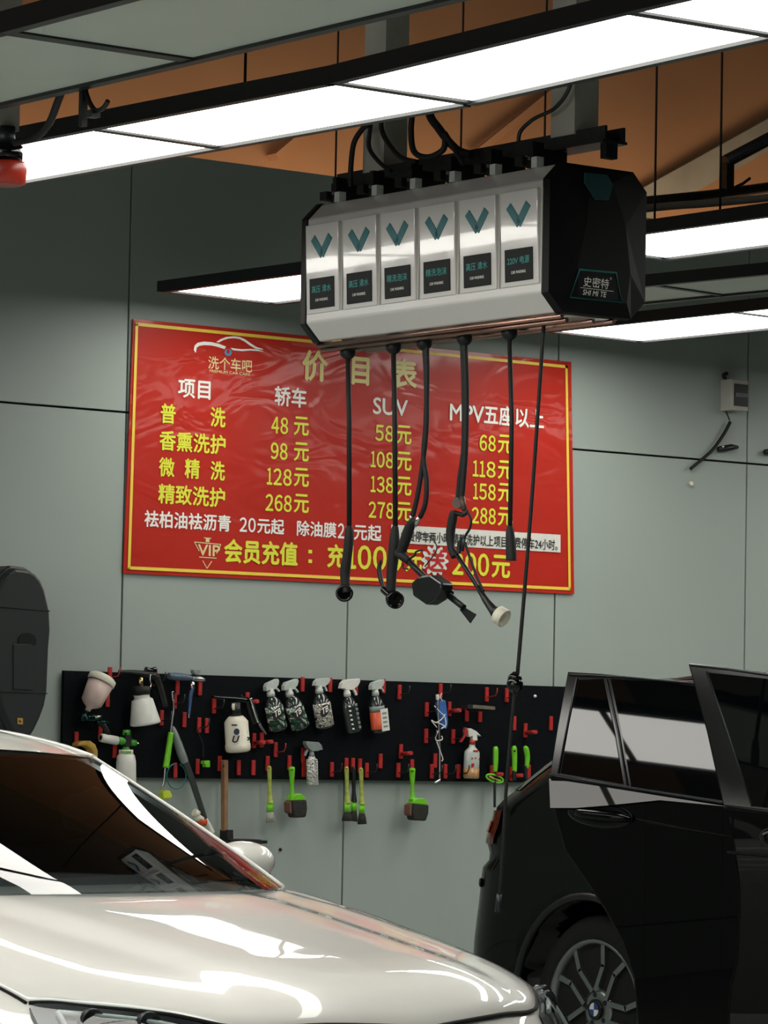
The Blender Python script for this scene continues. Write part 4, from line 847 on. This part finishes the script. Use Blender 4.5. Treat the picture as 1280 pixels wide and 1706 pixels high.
# ------------------------------------------------------------------ white car (front toward the camera side, along -Y)
WX, GY = 5.027, -.10
wc = thing('white_car', (WX, -4.7, 0), 'white car in the foreground with its bonnet and windscreen facing us', 'car', 'parked cars')
ST = [-7.05, -6.97, -6.88, -6.75, -6.6, -6.4, -6.2, -6.0, -5.75, -5.45, -5.1, -4.4, -3.4, -2.8, -2.5, -2.36]
ZC = [.50, .70, .800, .842, .871, .907, .941, .968, .984, .986, .982, .965, .965, .99, .93, .70]
ZE = [.47, .63, .725, .788, .826, .862, .896, .926, .955, .970, .968, .958, .965, .975, .90, .68]
SH = [.37, .36, .35, .335, .30, .24, .16, .08, .02, 0, 0, 0, 0, 0, -.06, -.14]
WS = [.93, .95, .965, .98, .99, 1, 1, 1, 1, 1, 1, 1, 1, .985, .95, .90]
XP = [k*1.055 for k in (0, .22, .44, .60, .70, .79, .855, .895, .915, .92, .91, .87)]
def wsec(y):
    zc, ze, sh, ws = (interp(ST, a, y) for a in (ZC, ZE, SH, WS))
    out = []
    for k, x in enumerate(XP):
        if k <= 5:
            a = x/.833; z = zc+(ze-zc)*a**2.6
            if k == 3: z += .006*min(1, max(0, (y+7)*3))
        else:
            f = (k-5)/6; zl = [0, .018, .065, .17, .33, .52, .70][k-5]
            z = ze-(ze-.22)*zl/.70
        xx = x*ws
        out.append((xx, y+sh*(x/.95)**2.3, z))
    return out
def wpt(y, p):
    sct = wsec(y); q = [interp(range(len(XP)), [q[i] for q in sct], p) for i in range(3)]
    xi, xo = interp([-7, -6, -5.6], [.30, .39, .46], y), interp([-7, -6, -5.6], [.42, .51, .58], y)   # raised centre of the bonnet with a crease on each side
    u = max(0, min(1, (q[0]-xi)/(xo-xi))); fade = max(0, min(1, (-5.62-y)/.35))*max(0, min(1, (y+7.0)/.12))
    q[2] -= .010*fade*u
    return q
def wpatch(y0, y1, p0, p1, ny, npp, sgn=1, off=0, yf=None):
    P = []
    for i in range(ny+1):
        row = []
        for j in range(npp+1):
            p = p0+(p1-p0)*j/npp; a0, a1 = (y0, y1) if yf is None else yf(j/npp)
            y = a0+(a1-a0)*i/ny
            x, yy, z = wpt(y, p)
            if off:
                e = .01; A = V(wpt(y+e, p)); B = V(wpt(y-e, p)); C_ = V(wpt(y, min(11, p+.05))); D_ = V(wpt(y, max(0, p-.05)))
                nn = (A-B).cross(C_-D_).normalized(); nn = nn if nn.z > 0 or nn.x > 0 else -nn
                if nn.x < -.2: nn = -nn
                x, yy, z = x+nn.x*off, yy+nn.y*off, z+nn.z*off
            row.append(V((WX+sgn*x, yy, z)))
        P.append(row)
    return P
ys = [-7.05+.05*k for k in range(95)]+[-2.36]
bd = MB()
for sg in (1, -1):
    P = [[V((WX+sg*q[0], q[1], q[2])) for q in [wpt(y, p/3) for p in range(34)]] for y in ys]
    # wheel arch recess
    for r_ in P:
        for k, q in enumerate(r_):
            for yc in (-6.16, -3.36):
                if k > 20 and math.hypot(q.y-yc, q.z-.33) < .345: q.x = WX+sg*.62
    bd.grid(P)
    F = [[V((WX+sg*x*.93*k/6, -7.05+.42*(x*k/6*.93/.9)**2.3 if 0 else q.y, q.z)) for k in range(2)] for q, x in zip(P[0], [1]*34)]
P0 = [[V((WX+f*.9026, -7.05+.37*(abs(f)*.92/.9)**2.3, z)) for f in [-1+.1*k for k in range(21)]] for z in (.24, .3, .4, .47, .5)]
bd.grid(P0)
body = bd.build('body', 'whitepaint', wc)
# bonnet skin with its shut line
def hoodline(f): return (-6.93, -5.565)
PH = None
for sg in (1, -1):
    pass
hb = MB(); rows = 44
HLP = ([0, 2.2, 3, 4, 4.4, 4.75, 5.3], [-6.965, -6.935, -6.88, -6.815, -6.785, -6.775, -6.79])
hf_ = lambda f: (interp(*HLP, f*4.75)+.008, -5.60+GY-.27*(1-f*f))
hr, hl = wpatch(0, 0, 0, 4.75, rows, 40, 1, .004, hf_), wpatch(0, 0, 0, 4.75, rows, 40, -1, .004, hf_)
PH = [b[::-1][:-1]+a for a, b in zip(hr, hl)]
hb.grid(PH)
edge = [r_[-1] for r_ in PH]
down = [[p for p in edge], [p+V((.002, 0, -.012)) for p in edge]]; hb.grid(down)
edge = [r_[0] for r_ in PH]; hb.grid([[p for p in edge], [p+V((-.002, 0, -.012)) for p in edge]])
hb.grid([[p for p in PH[0]], [p+V((0, 0, -.014)) for p in PH[0]]]); hb.grid([[p for p in PH[-1]], [p+V((0, .0, -.02)) for p in PH[-1]]])
hood = hb.build('bonnet', 'whitepaint', wc)
sl = MB()
for k in (0, -1): sl.tube([r_[k]+V((.004*(1 if k else -1), 0, -.004)) for r_ in PH], .0035, 6)
sl.tube([p+V((0, -.004, -.005)) for p in PH[0]], .005, 6); sl.build('shut_line', 'seam', wc)
# windscreen, roof, pillars
def wsd(s_, v):                    # s_ across -1..1, v up 0..1
    xb, xt = .715, .685
    x = s_*(xb+(xt-xb)*v)
    yb = -5.66-.30*(1-s_*s_)-.05*s_; yt = -4.93-.12*(1-s_*s_)-.08*s_
    zb = .970+.004*(1-s_*s_); zt = 1.293+.012*(1-s_*s_)
    y = yb+(yt-yb)*(v**1.04); z = zb+(zt-zb)*v
    bl = .003*math.sin(math.pi*v)
    return V((WX+x, y+GY-bl*.6, z+bl*.75))
MB().grid([[wsd(-1+.05*i, .05*j) for j in range(21)] for i in range(41)]).build('windscreen', 'glass', wc)
fr = MB()
for s0, s1 in ((-1.0, -.90), (.90, 1.0)): fr.grid([[wsd(s0+(s1-s0)*i/3, .05*j)+V((0, .004, -.003)) for j in range(21)] for i in range(4)])
fr.grid([[wsd(-1+.05*i, .96+.02*j)+V((0, .004, -.003)) for j in range(3)] for i in range(41)])
fr.build('windscreen_surround', 'blackgloss', wc)
pl = []
for sg in (1, -1):
    MB().tube([wsd(sg, .05*j)+V((sg*.006, .006, -.002)) for j in range(21)], [.007]*21, 10).build('pillar', 'whitepaint', wc)
RY = [-4.97, -4.8, -4.5, -4.1, -3.7, -3.35, -3.05, -2.8]
RZ = [1.308, 1.362, 1.405, 1.425, 1.410, 1.360, 1.27, 1.10]
RE = [1.285, 1.316, 1.350, 1.365, 1.345, 1.30, 1.21, 1.06]
RW = [.685, .70, .71, .712, .70, .68, .64, .65]
def rpt(y, s_):
    zc, ze, ww = interp(RY, RZ, y), interp(RY, RE, y), interp(RY, RW, y)
    yy = y-.12*(1-s_*s_)-.08*s_+.03*max(0, 1-(y+4.97)/.5)
    return V((WX+s_*ww, yy+GY, ze+(zc-ze)*(1-abs(s_)**2.4)))
rys = [-4.97+.06*k for k in range(28)]+[-3.35]
MB().grid([[rpt(y, -1+.05*i) for i in range(41)] for y in rys]).build('roof', 'whitepaint', wc)
MB().grid([[rpt(-3.34+.06*k, -.94+.047*i) for i in range(41)] for k in range(10)]).build('rear_window', 'privacy', wc)
for sg in (1, -1):
    def spt(y, v):
        a = rpt(y, sg); b = V((WX+sg*.85, y+GY, .955))
        if y < -4.97: a = wsd(sg, max(0, min(1, (y+5.63)/.66)))
        return b.lerp(a, v)+V((sg*.02*math.sin(math.pi*v), 0, 0))
    MB().grid([[spt(y, .1*j) for j in range(11)] for y in [-5.55+.1*k for k in range(28)]]).build('side_window', 'privacy', wc)
    MB().tube([rpt(y, sg)+V((sg*.004, 0, -.006)) for y in rys], .016, 8).build('roof_rail', 'whitepaint', wc)
    # mirror
    mx = WX+sg*1.085
    mm = MB().sphere((mx, -5.195+GY, 1.012), (.105, .075, .056), 20, 12); m_o = mm.build('mirror', 'whitepaint', wc)
    MB().sphere((mx-sg*.002, -5.19+GY, .975), (.098, .072, .032), 18, 8).build('mirror_base', 'blackgloss', m_o)
    MB().tube([(mx-sg*.06, -5.19+GY, .965), (WX+sg*.88, -5.2+GY, .945)], .02, 8).build('mirror_arm', 'blackgloss', m_o)
    MB().sphere((mx, -5.155+GY, 1.01), (.092, .045, .048), 16, 8).build('mirror_glass', 'chrome', m_o)
    # headlight
    hlf = lambda f: (-7.03+.03*(1-f)+.04*max(0, f-.75)*4, interp(*HLP, 2.3+3*f)-.008-(max(0, f-.8)/.2)**2*.10)
    hl_ = MB().grid(wpatch(0, 0, 2.3, 5.3, 10, 24, sg, .005, hlf)).build('headlight', mat('headlight housing', '#1a1e20', .25, metal=.3, noise=.3, scale=25), wc)
    MB().grid(wpatch(0, 0, 2.3, 5.3, 10, 24, sg, .022, hlf)).build('lens', 'lens', hl_)
    for k, (yy, p) in enumerate(((-6.90, 3.3), (-6.865, 4.15))):
        A = V(wpt(yy, p)); c = V((WX+sg*A.x, A.y-.012, A.z-.004))
        MB().lathe(c+V((0, .03, 0)), (sg*.25, -1, .1), [(0, .026), (.03, .03), (.038, .027), (.03, .022), (.03, .002)], 16).build('projector', 'dsteel', hl_)
    dl = MB()
    for p0, p1, ya, yb in ((2.7, 4.6, -6.935, -6.83), (4.6, 5.0, -6.83, -6.97), (2.8, 4.7, -6.98, -6.96)):
        pts = []
        for k in range(9):
            A = wpt(ya+(yb-ya)*k/8, p0+(p1-p0)*k/8); pts.append(V((WX+sg*A[0]*1.004, A[1]-.010, A[2]+.008)))
        dl.tube(pts, .006, 8)
    dl.build('light_strip', 'clearish', hl_)
    # wheels
    for yc in (-6.16, -3.36):
        wl = MB().lathe((WX+sg*.64, yc, .33), (sg, 0, 0), [(0, .21), (.0, .30), (.03, .325), (.19, .325), (.23, .305), (.235, .24)], 36).build('wheel', 'tyre', wc)
        rm = MB().lathe((WX+sg*.84, yc, .33), (sg, 0, 0), [(0, .235), (.03, .238), (.032, .22), (0, .215)], 32)
        for k in range(5):
            a = 2*math.pi*k/5; d = V((0, math.cos(a), math.sin(a))); rm.box(V((WX+sg*.86, yc, .33))+d*.12, (.23, .02, .06), (d, V((1, 0, 0)), d.cross(V((1, 0, 0)))))
        rm.build('rim', 'rim', wl)
gm = MB().grid([[V((WX+f*.42, -7.062+.42*(abs(f)*.42/.9)**2.3, z)) for f in [-1+.1*k for k in range(21)]] for z in (.36, .45, .55, .64)])
gm.build('grille', 'blackgloss', wc)
gl = MB()
for k in range(6): gl.tube([V((WX+f*.42, -7.068+.42*(abs(f)*.42/.9)**2.3, .38+.045*k)) for f in [-1+.1*j for j in range(21)]], .006, 6)
gl.build('grille_bar', 'chrome', wc)
# interior seen through the windscreen
MB().grid([[V((WX+s_*(.70-.02*k), -5.62+GY-.22*(1-s_*s_)+.10*k, .955+[.0, .022, .035, .038, .02, -.02][k])) for s_ in [-1+.1*i for i in range(21)]] for k in range(6)]).build('dashboard', 'int', wc)
MB().box((WX, -4.3, .967), (1.4, 1.7, .004)).build('cabin_floor', 'int', wc)
sw = MB(); c = V((WX+.36, -4.93, .96)); e1 = V((1, 0, 0)); e2 = V((0, .42, .9))
sw.tube([c+(e1*math.cos(a)+e2*math.sin(a))*.185 for a in [2*math.pi*k/28 for k in range(29)]], .015, 8); sw.tube([c-e1*.18, c, c+e1*.18], .02, 8); sw.build('steering_wheel', 'int', wc)
for sx in (.36, -.36):
    s1 = MB().box((WX+sx, -4.42, 1.03), (.48, .13, .34), (V((1, 0, 0)), V((0, .97, -.25)), V((0, .25, .97))))
    so = s1.build('seat_back', 'seatgrey', wc, bevel=.04)
    MB().box((WX+sx, -4.36, 1.235), (.27, .10, .15)).build('headrest', 'seatgrey', so, bevel=.03)
MB().box((WX, -5.06, 1.245), (.22, .03, .06)).build('interior_mirror', 'blackgloss', wc, bevel=.01)
# the car stands turned a few degrees, nose toward the right
YW = math.radians(10); PV = V((5.85, -6.53, 0)); RM = Matrix.Rotation(YW, 4, 'Z')
wc.location = PV+RM@(V(wc.location)-PV); wc.rotation_euler.z = YW
# ------------------------------------------------------------------ black car, rear toward the wall, right side toward us, both right doors ajar
BX, BR = 10.275, -1.78            # centre line, rear end
bc = thing('black_car', (BX, -3.9, 0), 'black sport utility car at right, parked rear to the wall with its doors ajar', 'car', 'parked cars')
ZZ = [.26, .36, .50, .64, .76, .86, .90, .96, 1.04, 1.10, 1.16, 1.22, 1.30, 1.40, 1.49, 1.555, 1.595, 1.618, 1.63]
BWd = [.88, .92, .94, .945, .945, .94, .935, .93, .925, .92, .91, .895, .865, .825, .785, .745, .69, .58, .35]
SRr = [.10, .03, .01, .03, .05, .06, .10, .075, .105, .12, .21, .30, .42, .53, .62, .66, .70, .78, .95]
SFf = [4.5, 4.6, 4.64, 4.65, 4.62, 4.55, 4.5, 4.35, 3.9, 3.55, 3.38, 3.28, 3.1, 2.9, 2.68, 2.48, 2.3, 2.1, 1.8]
def bslice(i_or_z):
    z = i_or_z; w_, a, b = interp(ZZ, BWd, z), interp(ZZ, SRr, z), interp(ZZ, SFf, z)
    pts = []; cr = .30 if z < 1.15 else .30
    for k in range(9): pts.append((w_*.72*k/8, a-.0+.02*(k/8)**2))                    # rear face, centre to corner
    for k in range(1, 9):                                                              # rounded corner
        t_ = math.pi/2*k/8; pts.append((w_*.72+w_*.28*math.sin(t_)**.9, a+.02+cr*(1-math.cos(t_))))
    s0 = a+.02+cr; s1 = b-.35
    for k in range(1, 61): pts.append((w_*(1-.012*max(0, (k-45)/15)**2), s0+(s1-s0)*k/60))
    for k in range(1, 9):
        t_ = math.pi/2*k/8; pts.append((w_*.988*(.6+.4*math.cos(t_)), s1+.35*math.sin(t_)))
    for k in range(1, 6): pts.append((w_*.6*.988*(1-k/5), b+.0))
    return [(x, s, z) for x, s in pts]
zs = sorted(set([.26+.03*k for k in range(47)]+ZZ[-4:]))
bb = MB()
for sg in (-1, 1):
    P = []
    for z in zs:
        row = []
        for x, s, zz in bslice(z):
            xx = x
            for sc_ in (.90, 3.76):
                if x > .75 and math.hypot(s-sc_, z-.36) < .395: xx = .60
            if sg < 0 and x > .6 and 1.0 < s < 3.1 and .40 < z < 1.58 and math.hypot(s-.90, z-.36) > .44 and s > 1.0+max(0, (z-1.2)*.0): xx = x-.10
            row.append(V((BX+sg*xx, BR-s, zz)))
        P.append(row)
    bb.grid(P)
top = bslice(1.63); 
bb.add([V((BX+sg*x, BR-s, 1.63+.004)) for sg in (1,) for x, s, z in top]+[V((BX-x, BR-s, 1.634)) for x, s, z in top[::-1]], [tuple(range(2*len(top)))])
bb.build('body', 'blackpaint', bc)
def bsd(s, z, off=0):           # point on the right-hand side at distance s from the rear
    a = interp(ZZ, SRr, z); w_ = interp(ZZ, BWd, z); u_ = (s-a-.02)/.30
    x = w_ if u_ > 1 else w_*.72+w_*.28*math.sin(math.acos(max(-1, min(1, 1-max(0, u_)))))**.9
    return V((BX-x-off, BR-s, z))
def bcorner(q, z, off):          # q 0..1 from rear centre to end of the rounded corner
    sl_ = bslice(z); k = q*16; i = min(15, int(k)); f = k-i
    (x0, s0, _), (x1, s1, _) = sl_[i], sl_[i+1]; x = x0+(x1-x0)*f; s = s0+(s1-s0)*f
    return V((BX-x-off*.7, BR-s+off*.7, z))
# rear window, spoiler, tail light, bumper lamp
MB().grid([[bcorner(.86*i/14, 1.17+.40*j/10, .006) for j in range(11)] for i in range(15)]).build('rear_window', 'privacy', bc)
MB().prism([bcorner(q, 1.565, .0) for q in (0, .2, .4, .5, .6, .7)]+[V((BX-.66, BR-.95, 1.565)), V((BX, BR-.95, 1.565))], (0, .05, .035)).build('roof_spoiler', 'blackpaint', bc, bevel=.01)
tl = MB().grid([[bcorner(.34+.56*i/14, .955+.13*j/5, .010) for j in range(6)] for i in range(15)]).build('tail_light', mat('smoked red lens', '#5d1512', .12, coat=.6, noise=.1), bc)
MB().grid([[bcorner(.60+.22*i/8, 1.0+.045*j/3, .016) for j in range(4)] for i in range(9)]).build('lamp_bar', mat('bright red lens', '#c02c22', .2, coat=.6, emit=0), tl)
MB().lathe(bcorner(.80, .80, .0), (-.55, .6, 0), [(0, .018), (.008, .018), (.010, .013), (.006, .011)], 16).build('tow_cover', 'blackgloss', bc)
cl = MB()
for k in range(37):
    pass
cl.tube([V((BX-.948, BR-.90-.415*math.cos(a), .36+.415*math.sin(a))) for a in [math.radians(-12+5.5*k) for k in range(38)]], .016, 8); cl.build('arch_trim', 'black', bc)
MB().tube([bsd(s_, .30, .004) for s_ in (1.35, 2.0, 2.8, 3.3)], .02, 8).build('sill_trim', 'dsteel', bc)
MB().prism([bsd(.78, .92, .002), bsd(.93, .92, .002), bsd(.93, .78, .002), bsd(.78, .78, .002)], (-.002, 0, 0)).build('fuel_flap', 'blackpaint', bc)
MB().tube([V((BX-.62, BR-1.0, 1.60)), V((BX-.66, BR-1.3, 1.622)), V((BX-.67, BR-2.2, 1.625)), V((BX-.66, BR-2.9, 1.60))], .014, 8).build('roof_rail', 'blackgloss', bc)
# wheels with paired spokes and a roundel
def suv_wheel(xs, yc, sg, detail=True):
    zc = .346; wl = MB().lathe((xs-sg*.23, yc, zc), (sg, 0, 0), [(0, .22), (0, .33), (.03, .358), (.19, .358), (.225, .335), (.232, .268), (.20, .255)], 48).build('wheel', 'tyre', bc)
    rm = MB(); xf = xs-sg*.012
    rm.lathe((xf-sg*.02, yc, zc), (sg, 0, 0), [(-.16, .235), (0, .255), (.028, .269), (.032, .266), (.030, .254), (-.0, .244), (-.16, .225)], 56)
    R = .262
    for k in range(5):
        a0 = math.radians(100.7-72*k)
        for s2 in (-1, 1):
            pr3 = [(.075, 8*s2), (.66*R, 25*s2 if 0 else 24*s2), (.99*R, 19*s2)]
            pp = [V((xf, yc+r*math.cos(a0+math.radians(g_))*-1, zc+r*math.sin(a0+math.radians(g_)))) for r, g_ in pr3]
            for A, B, w0 in ((pp[0], pp[1], .020), (pp[1], pp[2], .022)):
                d = (B-A).normalized(); rm.box((A+B)/2-V((sg*.014, 0, 0)), ((B-A).length+.008, .028, w0), (d, V((1, 0, 0)), d.cross(V((1, 0, 0)))))
    rm.lathe((xf-sg*.03, yc, zc), (sg, 0, 0), [(0, .085), (.018, .08), (.024, .06)], 28); ro = rm.build('rim', 'rim', wl)
    MB().lathe((xf-sg*.10, yc, zc), (sg, 0, 0), [(0, .17), (.012, .17), (.012, .05)], 36).build('brake_disc', 'dsteel', wl)
    MB().box((xf-sg*.08, yc-.13, zc+.04), (.05, .07, .16)).build('brake_caliper', 'dsteel', wl, bevel=.01)
    nb = MB()
    for k in range(5):
        a = math.radians(100.7-72*k); nb.lathe((xf-sg*.012, yc-.056*math.cos(a), zc+.056*math.sin(a)), (sg, 0, 0), [(0, .010), (.008, .010)], 10)
    nb.build('wheel_bolt', 'black', ro)
    MB().lathe((xf-sg*.01, yc, zc), (sg, 0, 0), [(0, .040), (.014, .040), (.016, .037)], 28).build('roundel_ring', 'blackgloss', ro)
    for q in range(4):
        pts = [V((xf+sg*.0065, yc, zc))]+[V((xf+sg*.0065, yc+.026*math.cos(a), zc+.026*math.sin(a))) for a in [math.pi/2*q+math.pi/2*k/8 for k in range(9)]]
        MB().prism(pts, (sg*.0012, 0, 0)).build('roundel_quarter', 'gtext' if q % 2 == 0 else mat('roundel blue', '#27408a', .3, noise=0), ro)
suv_wheel(BX-.905, BR-.895, -1)
for yc, sg in ((BR-3.76, -1), (BR-.90, 1), (BR-3.76, 1)): suv_wheel(BX+sg*.905, yc, sg)
# rear right door
TH = math.radians(13); H = V((9.345, BR-.9-1.14, 0)); dd = V((-math.sin(TH), math.cos(TH), 0)); nn = V((-math.cos(TH), -math.sin(TH), 0))
def dpl(u, v, off=0): return hit(u, v, H+nn*off, nn)
def door(name_pts_low, belt0, nn, H, off_u, lean, upper, glasses, handle, crease, chrome, nm):
    low = [hit(u, v, H, nn) for u, v in name_pts_low]
    d_o = MB().prism(low, nn*-.06).build('door', 'blackpaint', bc, bevel=.012)
    nu = (nn*math.cos(lean)+V((0, 0, 1))*math.sin(lean)); p0 = hit(belt0[0], belt0[1], H+nn*-.015, nn)
    up = [hit(u, v, p0, nu) for u, v in upper]
    MB().prism(up, nu*-.045).build('window_frame', 'blackgloss', d_o, bevel=.004)
    for gp_ in glasses: MB().prism([hit(u, v, p0+nu*.003, nu) for u, v in gp_], nu*-.004).build('window', 'privacy', d_o)
    for ln, r_ in chrome: MB().tube([hit(u, v, p0+nu*.004, nu) for u, v in ln], r_, 8).build('chrome_line', 'dsteel', d_o)
    (hu, hv), (ru, rv), sl_ = handle
    nrm = MB(); e = [hit(hu+ru*math.cos(a), hv+rv*math.sin(a)+sl_*ru*math.cos(a), H+nn*.001, nn) for a in [2*math.pi*k/36 for k in range(36)]]
    c = sum(e, V((0, 0, 0)))/36
    nrm.grid([[c-nn*.004]*37, [c.lerp(p, .6)-nn*.002 for p in e+e[:1]], [c.lerp(p, .95)+nn*.002 for p in e+e[:1]], [p for p in e+e[:1]]]); rc = nrm.build('handle_recess', 'blackgloss', d_o, weld=True)
    MB().tube(e+e[:1], .0028, 6, caps=False).build('recess_rim', 'dsteel', d_o)
    A, B = hit(hu-ru*.72, hv-sl_*ru*.72, H, nn), hit(hu+ru*.98, hv+sl_*ru*.98+2, H, nn)
    hs_ = [A+nn*.006, A.lerp(B, .15)+nn*.035, A.lerp(B, .5)+nn*.042, A.lerp(B, .85)+nn*.035, B+nn*.006]
    MB().tube(spline(hs_, 6), [.013+.006*math.sin(math.pi*k/24) for k in range(25)], 12).build('handle', 'blackpaint', d_o)
    return d_o_extra(d_o, nn, H, crease)
def d_o_extra(d_o, nn, H, crease):
    if crease: MB().tube([hit(u, v, H+nn*.0, nn) for u, v in crease], .0045, 6).build('crease', 'blackpaint', d_o)
    return d_o
belt_r = [(915, 1290), (1000, 1304), (1100, 1320), (1215, 1338), (1325, 1354)]
door([(915, 1291), (1000, 1305), (1100, 1321), (1215, 1339), (1322, 1354), (1322, 1420), (1322, 1700), (1322, 1790), (1062, 1790), (1060, 1700), (1054, 1630), (1035, 1570), (1005, 1515), (965, 1455), (940, 1420), (926, 1370), (914, 1325)],
     (1000, 1304), nn, H, 0, math.radians(15.9),
     [(916, 1291), (930, 1205), (946, 1119), (1000, 1122), (1150, 1136), (1255, 1150), (1322, 1354), (1100, 1321)],
     [[(934, 1288), (949, 1205), (964, 1133), (1004, 1131), (1024, 1220), (1038, 1306)], [(1018, 1131), (1110, 1136), (1245, 1155), (1312, 1347), (1190, 1331), (1052, 1310), (1036, 1220)]],
     ((1000, 1357), (53, 21), .10), [(1054, 1365), (1130, 1379), (1225, 1395), (1318, 1410)],
     [([(915, 1291), (1000, 1305), (1100, 1321), (1215, 1339), (1320, 1355)], .006), ([(949, 1124), (1040, 1128), (1150, 1138), (1250, 1152)], .004), ([(930, 1288), (946, 1205), (961, 1130)], .003), ([(1010, 1131), (1030, 1220), (1045, 1308)], .003)], 'rear')
nsh = (nn*math.cos(math.radians(19))+V((0, 0, 1))*math.sin(math.radians(19))); psh = hit(1000, 1308, H+nn*.004, nn)
rd = [o for o in bpy.data.objects if o.name == 'door'][0]
MB().prism([hit(u, v, psh, nsh) for u, v in ((915, 1297), (1000, 1310), (1100, 1326), (1215, 1344), (1100, 1333), (1010, 1342), (960, 1346), (917, 1346))], nsh*-.012).build('shoulder', 'blackpaint', rd)
# front right door
TH2 = math.radians(31); H2 = V((9.345, BR-.9-2.30, 0)); n2 = V((-math.cos(TH2), -math.sin(TH2), 0))
door([(1205, 1342), (1290, 1352), (1380, 1362), (1470, 1372), (1470, 1500), (1470, 1790), (1215, 1790), (1211, 1690), (1215, 1640), (1225, 1600), (1229, 1520), (1228, 1470), (1220, 1410), (1211, 1370)],
     (1290, 1352), n2, H2, 0, math.radians(12.8),
     [(1205, 1342), (1178, 1220), (1147, 1105), (1215, 1112), (1280, 1121), (1360, 1140), (1470, 1372), (1290, 1352)],
     [[(1253, 1343), (1216, 1230), (1176, 1120), (1280, 1131), (1350, 1148), (1455, 1366), (1350, 1354)]],
     ((1312, 1397), (45, 20), .08), [(1212, 1420), (1300, 1428), (1460, 1445)],
     [([(1207, 1344), (1290, 1353.5), (1465, 1373)], .006), ([(1150, 1108), (1215, 1115), (1290, 1126)], .0035), ([(1253, 1343), (1216, 1230), (1178, 1119)], .003)], 'front')
# ------------------------------------------------------------------ tidy
for o in bpy.data.objects:
    if '_o' in o.keys(): del o['_o']
